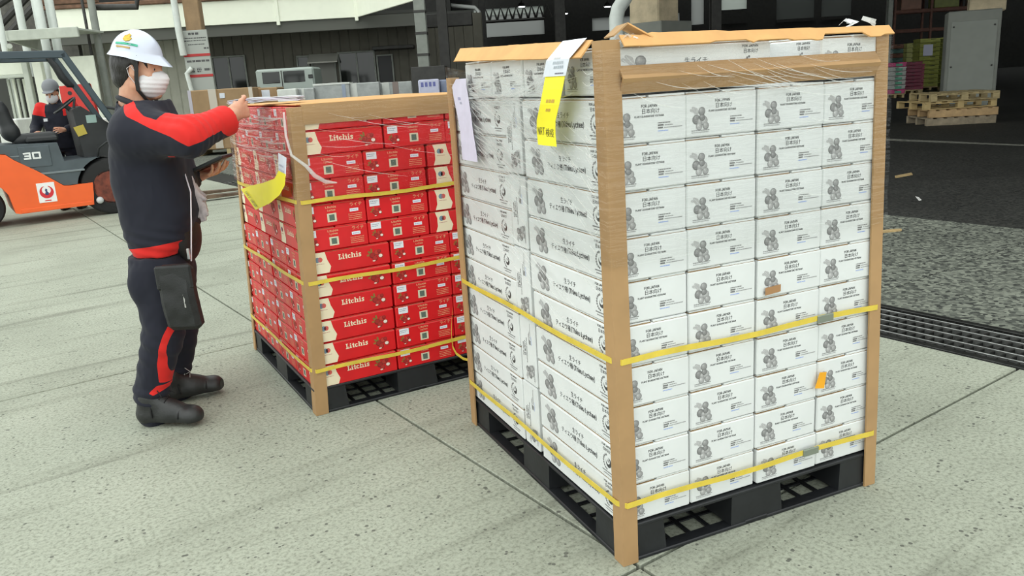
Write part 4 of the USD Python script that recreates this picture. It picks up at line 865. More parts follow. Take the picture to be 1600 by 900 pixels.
# jacket
lo2 = np.minimum.reduce([sh_r, wr_r, Q(200, 420, yM)]) - [.26, .25, .1]; hi2 = np.maximum.reduce([wr_r, sh_l, Q(260, 150, yM)]) + [.12, .2, .12]
j = Field(lo2, hi2, .0075, .03)
rows = [(414, 206, 282, .170), (392, 197, 294, .180), (350, 181, 300, .180), (300, 170, 288, .185), (250, 167, 276, .195), (215, 170, 268, .205), (190, 177, 254, .17), (172, 186, 246, .12)]
j.stack([(Q(0, y, 3.5)[2], (Q(a, y, 3.5)[0] + Q(b, y, 3.5)[0]) / 2, yM + .005, (Q(b, y, 3.5)[0] - Q(a, y, 3.5)[0]) / 2, w) for y, a, b, w in rows], pw=2.6)
j.cone(sh_r + [0, .03, -.02], el_r, .098, .080, k=.07); j.cone(el_r, wr_r, .074, .058, k=.03); j.cone(wr_r - unit(wr_r - el_r) * .075, wr_r + unit(wr_r - el_r) * .008, .062, .065, k=.010)
j.cone(sh_l + [0, -.02, -.02], el_l, .092, .074, k=.06); j.cone(el_l, wr_l, .068, .052, k=.03)
j.cone(Q(212, 182, yM), Q(214, 160, yM), .085, .078, k=.02)                     # collar
j.cone(HEAD(np.array([-.024, 0, -.06])), nk + unit(nk - HEAD(np.array([-.024, 0, -.06]))) * .02, .064, .073, k=.006, cut=True)
j.plane_cut(Q(212, 171, yM), (.62, 0, 1), .13); j.plane_cut(wr_r - unit(wr_r - el_r) * .008, unit(wr_r - el_r))
jm = j.surface()
# folds: over the elbow, under the arm and above the hem
V = jm.vertices; n = jm.vertex_normals
tt = (V - el_r) @ unit(wr_r - el_r); arm = np.exp(-(np.minimum(np.linalg.norm(V - el_r, axis=1), 1) / .12) ** 2)
fold = arm * np.sin(tt * 150 + V[:, 1] * 30) * .0045 + (meshkit.fbm(V * [14, 10, 7], 3, 3) - .5) * .016 + np.exp(-((V[:, 2] - Q(0, 385, yM)[2]) / .06) ** 2) * np.sin(V[:, 2] * 130 + V[:, 0] * 40) * .003
low = np.linalg.norm(V - wr_r, axis=1) < .09
jm = trimesh.Trimesh(V + n * (fold * np.where(low, .3, 1))[:, None], jm.faces, process=False); V = jm.vertices
X = lambda px, py, y=3.38: tuple(Q(px, py, y)[[0, 2]])
sleeve = [X(184, 158, 3.45), X(194, 152, 3.45), X(238, 180, 3.45), X(256, 186, 3.42), X(275, 150, 3.38), X(300, 150, 3.36), X(313, 150, 3.4), X(345, 150, 3.45), X(372, 140, 3.5), X(415, 190, 3.5), X(380, 240, 3.5), X(358, 222, 3.48), X(350, 203, 3.46), X(326, 219, 3.38), X(300, 228, 3.32), X(272, 213, 3.33), X(240, 200, 3.36), X(206, 181, 3.42)]
hem = [X(182, 394, 3.43), X(277, 379, 3.43), X(273, 388, 3.43), X(272, 430, 3.43), X(240, 432, 3.43), X(186, 438, 3.43)]
pan = poly_field(V, [sleeve, hem]); front = [X(279, 240, 3.5), X(292, 240, 3.5), X(295, 282, 3.5), X(285, 282, 3.5)]
pan = np.maximum(pan, poly_field(V, [front])); pan = np.where(V[:, 1] < 3.66, pan, -0.01)
FA = lambda a: (Sdf.ValueTypeNames.FloatArray, Vt.FloatArray.FromNumpy(np.asarray(a, np.float32)))
obj('jacket', jm, CLOTH, worker, smooth=True, prim_data={'panel': FA(pan)}, label='navy jacket with red shoulder, sleeve and hem panels')
# collar edge
obj('collar', tube([Q(184, 152, 3.60), Q(188, 154, 3.54), Q(205, 161, 3.50), Q(226, 172, 3.50), Q(243, 184, 3.55), Q(248, 189, 3.60), Q(243, 182, 3.68)], [.010, .012, .013, .013, .014, .013, .01], 8), pm('dark_collar', (.012, .013, .018), .8), worker, smooth=True)
# trousers
lo3 = np.minimum(ankn, hipn) - [.16, .16, .10]; hi3 = np.maximum(hipf, kneef) + [.16, .16, .12]
g = Field(lo3, hi3, .0075, .03)
g.stack([(Q(0, 372, yM)[2], Q(248, 380, yM)[0], yM, .112, .155), (Q(0, 395, yM)[2], Q(252, 395, yM)[0], yM, .115, .160), (Q(0, 425, yM)[2], Q(256, 425, yM)[0], yM, .122, .170), (Q(0, 462, yM)[2], Q(258, 462, yM)[0], yM, .112, .165)], pw=2.4)
for h, kn, an in ((hipn, kneen, ankn), (hipf, kneef, ankf)):
    g.cone(h, kn, .104, .084, k=.04); g.cone(kn, an + [0, 0, .09], .082, .076, k=.03); g.cone(an + [0, 0, .09], an + [-.004, 0, -.020], .070, .067, k=.015)
g.ball(Q(224, 446, 3.46), (.060, .06, .10), k=.015)                                # bulging back pocket
gm = g.surface(); V = gm.vertices; n = gm.vertex_normals
fold = (meshkit.fbm(V * [16, 12, 9], 3, 8) - .5) * .018 + np.exp(-((V[:, 2] - ankn[2] - .05) / .07) ** 2) * np.sin(V[:, 2] * 120 + V[:, 0] * 30) * .005 + np.exp(-((V[:, 2] - kneen[2]) / .10) ** 2) * np.sin(V[:, 2] * 75 + V[:, 0] * 45) * .004
gm = trimesh.Trimesh(V + n * fold[:, None], gm.faces, process=False); V = gm.vertices
Y2 = 3.40; stripe = [X(260, 512, Y2), X(273, 507, Y2), X(261, 540, Y2), X(259, 570, Y2), X(264, 603, Y2), X(247, 599, Y2), X(246, 568, Y2), X(252, 535, Y2)]; patch = [X(244, 604, Y2), X(267, 603, Y2), X(260, 609, Y2), X(240, 618, Y2), X(233, 614, Y2)]
pan = np.where(V[:, 1] < kneen[1] + .02, poly_field(V, [stripe, patch]), -.01)
obj('trousers', gm, CLOTH, worker, smooth=True, prim_data={'panel': FA(pan)}, label='navy work trousers with a red stripe below the knee')
# shoes
def shoe(heel, toe, y_ank, label=None):
    heel, toe = np.asarray(heel, float), np.asarray(toe, float); d = unit((toe - heel) * [1, 1, 0]); L = np.linalg.norm((toe - heel)[:2]); lat = np.array([-d[1], d[0], 0])
    P = lambda x, y, z: heel * [1, 1, 0] + d * x * L + lat * y + np.array([0, 0, z])
    F = Field(np.minimum(P(-.15, -.1, -.02), P(1.15, .1, .2)) - [.03, .08, .02], np.maximum(P(-.15, -.1, -.02), P(1.15, .1, .2)) + [.03, .08, .03], .005, .02)
    F.cone(P(.16, 0, .055), P(.5, 0, .055), .046, .042, k=.03); F.cone(P(.5, 0, .052), P(.86, -.004, .042), .044, .044, k=.03); F.ball(P(.84, -.003, .045), (.052, .050, .042), k=.02)
    F.cone(P(.14, 0, .06), P(.20, 0, .145), .044, .046, k=.03); F.cone(P(.22, 0, .125), P(.62, 0, .075), .040, .034, k=.03); F.plane_cut(P(0, 0, .022), (0, 0, -1)); F.plane_cut(P(.2, 0, .165), (.0, 0, 1))
    s = obj('shoe', F.surface(), BLACKL, worker, smooth=True, label=label)
    g = shapely.union_all([Point(.05 + .10 * L, 0).buffer(.042), LineString([(.14 * L, 0), (.55 * L, -.002)]).buffer(.040), Point(.84 * L, -.004).buffer(.054), Polygon([(.5 * L, .04), (.85 * L, .05), (.85 * L, -.057), (.5 * L, -.043)])]).buffer(.013)
    sm = man(m3.Manifold.extrude(m3.CrossSection([np.array(g.exterior.coords)[:-1]]), .026)); v = sm.vertices; x, y, z = v.T
    sm = trimesh.Trimesh(np.array([P(a / L, b, c + (max(0, a / L - .86) ** 2 * .9)) for a, b, c in zip(x, y, z)]), sm.faces, process=False); obj('sole', sm, RUBBER, s)
    for xs_ in (.30, .70):
        sm_ = [P(xs_ + .05 * (1 - abs(k) / 4) * (1 if xs_ > .5 else -1), .052 * math.sin(k / 4 * 1.45), .040 + (.052 if xs_ > .5 else .110) * math.cos(k / 4 * 1.45)) for k in range(-4, 5)]
        obj('seam', tube(sm_, .0035, 6), RUBBER, s, smooth=True)
    lc = []
    for k in range(5):
        x = .34 + .075 * k; z = .170 - .019 * k - .004; lc.append(tube([P(x, -.030, z - .012), P(x + .02, -.012, z + .003), P(x + .02, .012, z + .003), P(x, .030, z - .012)], .0026, 6))
    lc.append(tube([P(.33, 0, .162), P(.42, -.03, .175), P(.50, -.045, .150), P(.44, -.035, .140)], .0022, 6)); lc.append(tube([P(.33, 0, .162), P(.46, .02, .170), P(.56, .035, .140)], .0022, 6))
    obj('lace', cat(lc), LACE if label else RUBBER, s, smooth=True, kind='stuff')
    return s
hn, tn = at_z(221, 664), at_z(317, 662); shoe(hn, tn, ankn)
hf_, tf_ = at_z(252, 634), at_z(349, 610); shoe(hf_, tf_, ankf, 'black work shoe with loose grey laces')
# helmet
def helmet_shell(T, rx, ry, rz, brim, c=(0, 0, 0)):
    nu, nv = 48, 14; V = []; 
    for k, th in enumerate((0.0, -.005)):
        for i in range(nv + 1):
            e = (math.pi / 2) * (i / nv)
            for q in range(nu):
                a = 2 * math.pi * q / nu; ridge = 1 + .018 * math.exp(-(math.sin(a) / .12) ** 2) * (1 if math.cos(a) > -2 else 0)
                r = math.cos(e); x = (rx + th) * r * math.cos(a); y = (ry + th) * r * math.sin(a); z = (rz * ridge + th) * math.sin(e)
                if i == 0:
                    fl = max(0, math.cos(a)); x += (brim * fl ** 2 + .012) * math.cos(a); y += .012 * math.sin(a); z -= .018 * fl + .004
                elif i == 1: z += .004
                V.append((x + c[0], y + c[1], z + c[2]))
    V = T(np.array(V)); m = (nv + 1) * nu; F = []
    for i in range(nv):
        for q in range(nu):
            l = (q + 1) % nu; a, b, d, e = i * nu + q, i * nu + l, (i + 1) * nu + l, (i + 1) * nu + q
            F += [[a, b, d], [a, d, e], [m + a, m + d, m + b], [m + a, m + e, m + d]]
    for q in range(nu): l = (q + 1) % nu; F += [[q, m + q, m + l], [q, m + l, l]]
    return trimesh.Trimesh(V, F, process=False)
HT = xform(HEAD(np.array([-.010, 0, .052])), (1, -.08, -.20), (.20, 0, 1), 1.0)
he = obj('helmet', helmet_shell(HT, .106, .092, .110, .034), HELM, worker, smooth=50, label='white safety helmet with gold emblem and green stripe')
em = []
def on_helmet(a, e, lift=.0015): r = math.cos(e); return HT(np.array([(.106 + lift) * r * math.cos(a), (.092 + lift) * r * math.sin(a), (.110 + lift) * math.sin(e)]))
def dome_patch(g, a0, e0, mat, name):
    v, fc = trimesh.creation.triangulate_polygon(g, engine='earcut'); v = np.asarray(v)
    n = len(v); P = np.array([on_helmet(a0 + x, e0 + y, .0045) for x, y in v] + [on_helmet(a0 + x, e0 + y, -.002) for x, y in v]); fc = np.asarray(fc); bd = []
    ring = np.array(g.exterior.coords)[:-1]; idx = [int(np.argmin(np.abs(v - p).sum(1))) for p in ring]
    for i in range(len(idx)): a, b = idx[i], idx[(i + 1) % len(idx)]; bd += [[a, b, n + b], [a, n + b, n + a]]
    m = trimesh.Trimesh(P, np.vstack([fc, fc[:, ::-1] + n, bd]), process=False); trimesh.repair.fix_normals(m); return obj(name, m, mat, he)
GOLDM = pm('gold_emblem', (.55, .36, .05), .35, .6, var=.4, scale=90)
for sgn in (-1,):
    dome_patch(Polygon([(-.20, -.10), (-.05, -.16), (.12, -.12), (.22, 0), (.10, .05), (.14, .16), (.0, .22), (-.10, .12), (-.2, .08)]), sgn * 1.62, .72, GOLDM, 'emblem')
    dome_patch(LineString([(-.5, 0), (-.2, .02), (.2, .02), (.5, 0)]).buffer(.035, cap_style=2), sgn * 1.62, .44, pm('green_stripe', (.05, .42, .26), .4), 'stripe')
    dome_patch(LineString([(-.4, 0), (.2, 0)]).buffer(.03, cap_style=2), sgn * 1.62, .32, pm('gold_stripe', (.45, .28, .08), .4), 'stripe')
# hair behind and beside the head
hr = Field(HEAD(np.array([0, 0, 0])) - .2, HEAD(np.array([0, 0, 0])) + .2, .006, .015)
HR = np.stack([unit(HEAD(v) - HEAD(np.zeros(3))) for v in np.eye(3)], 1)
hr.ball(HEAD(np.array([-.030, 0, .020])), np.array([.098, .086, .10]) * HS, HR); hr.ball(HEAD(np.array([-.060, 0, -.040])), np.array([.060, .070, .062]) * HS, HR)
hr.ball(HEAD(np.array([.055, 0, -.045])), np.array([.085, .12, .082]) * HS, HR, k=.008, cut=True); hr.plane_cut(HEAD(np.array([.072, 0, 0])), HR[:, 0])
for y in (-1, 1):
    hr.ball(HEAD(np.array([.010, y * .085, -.012])), np.array([.022, .03, .034]) * HS, HR, k=.006, cut=True)
    hr.cone(HEAD(np.array([.018, y * .072, .040])), HEAD(np.array([.026, y * .072, -.030])), .013, .004, k=.01)
    hr.cone(HEAD(np.array([.050, y * .064, .050])), HEAD(np.array([.068, y * .056, .004])), .012, .003, k=.01)
    hr.cone(HEAD(np.array([.070, y * .046, .050])), HEAD(np.array([.088, y * .034, .018])), .010, .003, k=.01)
obj('hair', ruffle(hr.surface(), .003, 55, 4, (1, 1, .3)), HAIR, worker, smooth=True)
# face mask: a pleated bulge over nose, mouth and chin
mk = Field(HEAD(np.array([.06, 0, -.06])) - .13, HEAD(np.array([.06, 0, -.06])) + .13, .005, .012)
mk.ball(HEAD(np.array([.050, 0, -.058])), np.array([.066, .071, .070]) * HS, HR); mk.cone(HEAD(np.array([.090, 0, -.018])), HEAD(np.array([.108, 0, -.036])), .018, .022, k=.03)
mk.plane_cut(HEAD(np.array([.034, 0, 0])), -HR[:, 0] + HR[:, 2] * .25); mk.plane_cut(HEAD(np.array([.08, 0, -.008])), HR[:, 2] * .9 - HR[:, 0] * .25); mk.plane_cut(HEAD(np.array([.02, 0, -.128])), -HR[:, 2])
mm = mk.surface(); lz = (mm.vertices - HEAD(np.zeros(3))) @ HR[:, 2]; obj('face_mask', trimesh.Trimesh(mm.vertices + mm.vertex_normals * (.0010 * np.sin(lz * 330))[:, None], mm.faces, process=False), MASKM, worker, smooth=True, label='white face mask')
for y in (-1, 1):
    obj('mask_loop', tube([HEAD(np.array(p)) for p in ((.028, y * .070, -.020), (.014, y * .080, -.002), (.004, y * .086, .014), (-.014, y * .084, .002), (-.008, y * .080, -.030), (.030, y * .069, -.080))], .0016, 5), MASKM, worker, smooth=True)
    obj('chin_strap', ribbon([HEAD(np.array(p)) for p in ((.030, y * .090, .060), (.030, y * .084, .010), (.024, y * .078, -.045), (.024, y * .068, -.090), (.052, y * .038, -.138), (.060, 0, -.148))], unit(HR[:, 0]), .016, .003), BAGM, worker)
# black bag on the hip
bg = Field(Q(245, 560, 3.36) - .05, Q(310, 395, 3.62) + .08, .006, .012)
a, b = Q(252, 418, 3.39), Q(294, 500, 3.39)
for sx in (0, 1):
    for sz in (0, 1): pass
bgm = cbx(Q(248, 418, 3.37)[0], Q(303, 418, 3.37)[0], 3.325, 3.40, Q(270, 512, 3.39)[2], Q(270, 412, 3.39)[2], .02)
bgm = trimesh.Trimesh(*trimesh.remesh.subdivide_to_size(bgm.vertices, bgm.faces, .02)); v = bgm.vertices.copy(); zc = (v[:, 2] - v[:, 2].min()) / np.ptp(v[:, 2]); v[:, 0] += (zc - .6) * -.012; v[:, 1] += (meshkit.fbm(v * 14, 3, 5) - .5) * .02 - .012 * np.sin(np.pi * zc)
bag = obj('hip_bag', trimesh.Trimesh(v, bgm.faces, process=False), BAGM, worker, smooth=35, label='black nylon hip bag')
z0 = bgm.vertices[:, 2]; xx = bgm.vertices[:, 0]
obj('bag_flap', cbx(xx.min() - .004, xx.max() + .002, 3.322, 3.345, z0.max() - .10, z0.max() + .004, .008), BAGM, bag); obj('zip_pull', cbx(*sorted((Q(291, 478, 3.33)[0], Q(293.5, 478, 3.33)[0])), 3.312, 3.318, Q(0, 497, 3.33)[2], Q(0, 476, 3.33)[2], .001), LACE, bag)
obj('front_pouch', trimesh.creation.icosphere(3).apply_transform(np.diag([.050, .115, .125, 1])).apply_translation(Q(292, 365, 3.60)), BAGM, worker, smooth=True, label='black pouch at the front of the waist')
# tablet in the left hand, cords, gloves hung at the chest
TD = at_y(287, 275, 3.72); TE = at_y(355, 243, 3.72); tx = unit(TE - TD); tz = np.cross(tx, (0, 1, 0)); tz = tz if tz[2] > 0 else -tz
t = thing('tablet', 'black tablet held tilted in the worker left hand', 'tablet', loc=((TD + TE) / 2).tolist(), R=np.stack([tx, np.cross(tz, tx), tz], 1))
L = np.linalg.norm(TE - TD); obj('case', cbx(-L / 2, L / 2, -.075, .075, -.008, .008, .004), pm('black_tablet_case', (.012, .014, .014), .45), t); obj('screen', cbx(-L / 2 + .012, L / 2 - .012, -.065, .065, .0075, .0088, .0005), pm('dark_glass_screen', (.006, .007, .008), .08), t); obj('hand_strap', cbx(-.085, -.045, -.05, .05, -.016, -.007, .003), BAGM, t)
GLV = pm('pinkish_grey_glove', (.46, .40, .41), .8, var=.25, scale=30)
gp0 = Q(304, 300, 3.62); t = thing('work_gloves', 'pair of grey-pink gloves clipped hanging at the worker chest', 'gloves', loc=gp0.tolist())
gf = Field(np.array([-.08, -.05, -.17]), np.array([.08, .05, .09]), .0045, .01)
gf.cone((-.015, 0, .06), (-.005, 0, -.01), .020, .026, flat=((0, 1, 0), .6)); gf.cone((-.005, 0, -.01), (.012, 0, -.06), .026, .022, flat=((0, 1, 0), .6))
for i, (x, l) in enumerate(((-.008, .055), (.006, .075), (.020, .07), (.032, .05))): gf.cone((x, .004 * (i % 2), -.055), (x + .008, 0, -.055 - l), .0085, .0075, k=.004)
gf.cone((.012, 0, -.01), (.042, 0, -.035), .011, .009, k=.008)
obj('glove', gf.surface(), GLV, t, smooth=True); obj('glove', moved(gf.surface(), (-.010, .03, .012)), GLV, t, smooth=True); obj('clip', cbx(-.012, -.002, -.006, .036, .055, .085, .002), pm('clip_metal', (.55, .56, .56), .3, .9), t)
CORD = pm('white_cord', (.62, .56, .60), .6)
obj('cord', tube([Q(289, 272, 3.55), Q(298, 300, 3.50), Q(299, 350, 3.47), Q(299, 408, 3.46)], .0032, 6), CORD, worker, smooth=True); obj('cord_clip', cbx(*sorted((Q(296.5, 0, 3.45)[0] + 0, Q(296.5, 0, 3.45)[0] + .012)), 3.44, 3.452, Q(0, 423, 3.45)[2], Q(0, 406, 3.45)[2], .002).apply_translation([Q(298, 415, 3.45)[0] - Q(296.5, 0, 3.45)[0] - .006, 0, 0]), pm('clip_metal', (.55, .56, .56), .3, .9), worker)

# ================================================================== FORKLIFT (x along its length, y from its near side inward)
ORANGE = pm('forklift_orange', (0.80, 0.115, 0.018), .38, var=.06, scale=3); SLATE = pm('forklift_slate', (0.062, 0.080, 0.090), .45, var=.15, scale=5); DARKM = pm('forklift_black', (.014, .016, .017), .55, var=.3)
GUARD = pm('guard_steel', (.035, .055, .068), .4); RIM = pm('rust_red_rim', (.16, .035, .018), .7, var=.5, scale=12); TYRE = pm('tyre_rubber', (.013, .013, .013), .85, bump=.3, bscale=40)
FORKM = pm('fork_steel_brown', (.13, .085, .055), .6, .3, var=.4)
fl = thing('forklift', 'orange and slate forklift with overhead guard parked behind the worker', 'forklift', loc=(GB * 11.7).tolist(), R=RG)
def arc(cx, cz, r, a0, a1, n=12): return [(cx + r * math.cos(math.radians(a)), cz + r * math.sin(math.radians(a))) for a in np.linspace(a0, a1, n)]
WC, WR = (1.83, .36), .36
body_p = [(-.55, .28), (.02, .28)] + arc(.36, .27, .33, 178, 22, 10) + [(.70, .165), (.75, .150), (1.581, .155), (1.60, .30), (1.612, .439), (1.337, .432), (1.28, .439), (1.03, .645), (.79, .813), (.72, .882), (.66, .890), (.1, .93), (-.45, .93), (-.55, .85)]
bm = prism(body_p, 1.0, 'y', 0.0); fbody = obj('body_shell', bm, ORANGE, fl)
obj('side_sill', cbx(.76, 1.575, -.006, .01, .155, .205, .003), ORANGE, fbody)
slate_p = [(-.45, .935), (.1, .935), (.66, .895), (.72, .887), (.79, .818), (1.03, .650), (1.28, .444), (1.337, .437), (1.45, .438)] + arc(WC[0], WC[1], .40, 168, 12, 14) + [(2.26, .46), (2.25, .58), (2.10, .70), (1.98, .755), (1.74, .750), (1.34, .742), (1.33, .80), (1.30, .975), (.685, .995), (-.2, 1.02), (-.45, 1.0)]
obj('side_panel', prism(slate_p, .96, 'y', 0.02), SLATE, fl)
pnl = obj('battery_cover', cbx(.86, 1.20, .008, .03, .70, .955, .004), SLATE, fl)
obj('step_trim', cbx(1.05, 1.55, .006, .03, .60, .625, .003), pm('pale_slate', (.16, .19, .20), .45), fl)
def plate(name, parent, shapes, mat, y=-.001, th=.004):
    return obj(name, cat([prism(g, th, 'y', y - th + .004) for g in shapes]), mat, parent, kind='stuff' if len(shapes) > 1 else None)
def digit_shapes(x, z, h):
    w = h * .95; t = h * .24; B = lambda a, b, c, d: shapely.box(x + a, z + b, x + c, z + d)
    three = shapely.union_all([B(0, 0, w, t), B(.12 * w, h / 2 - t / 2, w, h / 2 + t / 2), B(0, h - t, w, h), B(w - t, 0, w, h)]); x += w * 1.18
    zero = B(0, 0, w * 1.15, h).buffer(-.01).buffer(.01).difference(B(t, t, w * 1.15 - t, h - t))
    return [three, zero]
LETT = pm('white_lettering', (.70, .72, .70), .5)
for g, n in zip(digit_shapes(.905, .800, .085), ('numeral', 'numeral')): obj(n, prism(g, .004, 'y', .004), LETT, pnl)
obj('trim_line', prism([(.77, .845), (.89, .845), (.895, .858), (.765, .858)], .004, 'y', .012), pm('pale_slate', (.16, .19, .20), .45), fl)
stk = obj('sticker', cbx(.975, 1.175, -.004, .001, .255, .500, .001), pm('sticker_white', (.78, .78, .76), .5), fl, label='white square sticker with a red round emblem')
ring = Point(1.075, .385).buffer(.078); wing = ring.difference(Point(1.075, .408).buffer(.050)).difference(shapely.box(1.05, .43, 1.10, .5))
EMR = pm('emblem_red', (.60, .02, .03), .5)
for g in getattr(wing, 'geoms', [wing]): obj('emblem', prism(g, .003, 'y', -.0065), EMR, stk)
for g in (Polygon([(1.058, .345), (1.092, .345), (1.098, .372), (1.082, .392), (1.085, .420), (1.070, .43), (1.060, .405), (1.066, .385), (1.055, .37)]),): obj('emblem_bird', prism(g, .003, 'y', -.0068), pm('emblem_navy', (.03, .05, .14), .5), stk)
obj('emblem_name', prism(shapely.box(1.04, .272, 1.11, .285), .003, 'y', -.0065), EMR, stk)
def wheel(x, z, r, y0, y1, sgn=1):
    w = obj('wheel', moved(lathe([(r * .55, 0), (r * .9, 0), (r * .98, .02), (r, .06), (r, y1 - y0 - .06), (r * .98, y1 - y0 - .02), (r * .9, y1 - y0), (r * .55, y1 - y0), (r * .55, 0)], 36, 'y'), (x, y1, z)), TYRE, fl, smooth=40)
    obj('rim', moved(lathe([(0, .04), (r * .18, .02), (r * .2, .05), (r * .50, .06), (r * .60, .01), (r * .62, .03), (r * .60, .10), (0, .10), (0, .04)], 32, 'y'), (x, y0 + .10 if sgn > 0 else y1, z)), RIM, w, smooth=40)
    obj('wheel_nuts', cat([moved(trimesh.creation.icosphere(1, .018), (x + r * .36 * math.cos(a), y0 + .035, z + r * .36 * math.sin(a))) for a in np.arange(8) * math.pi / 4]), DARKM, w, kind='stuff')
wheel(WC[0], WC[1], WR, .03, .27); wheel(WC[0], WC[1], WR, .75, .97); wheel(.36, .26, .26, .12, .30); wheel(.36, .26, .26, .70, .88)
obj('tow_knob', moved(trimesh.creation.icosphere(2, .045), (1.66, .02, .20)), pm('grey_cap', (.5, .52, .52), .5), fl, smooth=True)
# overhead guard
def bar(p0, p1, w, h, name, mat=GUARD, parent=fl):
    p0, p1 = np.array(p0, float), np.array(p1, float); d = unit(p1 - p0); s = unit(np.cross(d, (0, 1, 0) if abs(d[1]) < .9 else (0, 0, 1))); u = np.cross(s, d); L = np.linalg.norm(p1 - p0)
    b = cbx(0, L, -w / 2, w / 2, -h / 2, h / 2, .008); return obj(name, trimesh.Trimesh(p0 + b.vertices @ np.stack([d, u, s]), b.faces, process=False), mat, parent)
for y in (.06, .94):
    bar((-.30, y, 2.05), (1.58, y, 2.035), .07, .09, 'guard_rail'); bar((1.55, y, 2.05), (2.03, y, 1.08), .07, .075, 'guard_post'); bar((-.28, y, 2.05), (-.20, y, .95), .07, .08, 'guard_post')
for x in np.linspace(-.25, 1.5, 7): bar((x, .08, 2.06), (x, .92, 2.06), .04, .03, 'guard_slat')
obj('hanging_cable', tube([(1.48, .9, 2.04), (1.55, .88, 1.92), (1.60, .86, 1.78), (1.67, .86, 1.68), (1.72, .87, 1.66)], [.03, .045, .05, .045, .02], 8), DARKM, fl, smooth=True)
# seat
sp_ = Field((.55, .2, .85), (1.55, .85, 1.62), .012, .03); sp_.cone((.86, .35, 1.10), (.78, .35, 1.46), .09, .07); sp_.cone((.86, .62, 1.10), (.78, .62, 1.46), .09, .07); sp_.cone((.79, .37, 1.40), (.79, .60, 1.40), .085); sp_.cone((.85, .35, 1.14), (.85, .62, 1.14), .10)
obj('seat_back', sp_.surface(), DARKM, fl, smooth=True)
sp_ = Field((.65, .1, .9), (1.55, .9, 1.25), .012, .03)
for y in (.34, .49, .64): sp_.cone((.92, y, 1.03), (1.30, y, 1.04), .070, .065)
obj('seat_cushion', sp_.surface(), DARKM, fl, smooth=True); obj('arm_rest', cbx(.98, 1.34, .16, .26, .99, 1.06, .02), DARKM, fl)
# dash, steering, levers
obj('dash_column', prism([(1.60, .75), (1.98, .75), (1.96, 1.16), (1.66, 1.40), (1.56, 1.36)], .62, 'y', .2), DARKM, fl)
obj('dash_display', cbx(1.70, 1.82, .19, .205, 1.18, 1.28, .003), pm('pale_display', (.25, .36, .33), .3), fl)
st_ = moved(lathe([(.15, -.014), (.168, -.008), (.172, 0), (.168, .008), (.15, .014), (.15, -.014)], 28), (0, 0, 0)); Ry = np.array([[.82, 0, -.57], [0, 1, 0], [.57, 0, .82]])
obj('steering_wheel', moved(st_, (1.52, .5, 1.42), Ry), DARKM, fl, smooth=40); obj('steering_hub', cyl((1.52, .5, 1.42), (1.68, .5, 1.25), .03), DARKM, fl)
for y in (.30, .36, .42): bar((1.60, y, 1.36), (1.63, y, 1.50), .016, .016, 'lever', DARKM)
obj('data_card', prism([(1.57, 1.02), (1.68, 1.05), (1.65, 1.17), (1.53, 1.14)], .006, 'y', .17), pm('ochre_card', (.42, .33, .05), .6), fl)
# mast, carriage and forks
for y in (.20, .72): bar((2.32, y, .10), (2.32, y, 2.0), .10, .14, 'mast_rail', DARKM)
for z in (.35, 1.2, 1.95): bar((2.32, .2, z), (2.32, .72, z), .07, .07, 'mast_cross', DARKM)
obj('mast_carriage', cbx(2.41, 2.47, .06, .94, .14, .55, .01), DARKM, fl)
for y in (.06, .66):
    obj('fork', prism([(2.47, .55), (2.53, .55), (2.53, .10), (3.78, .05), (3.78, .03), (2.55, .03), (2.47, .03)], .13, 'y', y), FORKM, fl)
# hoses by the wheel
obj('hose', tube([(1.74, .1, .755), (1.76, .05, .86), (1.86, .03, .93), (1.97, .06, .94), (2.02, .1, .80)], .014, 7), DARKM, fl, smooth=True)

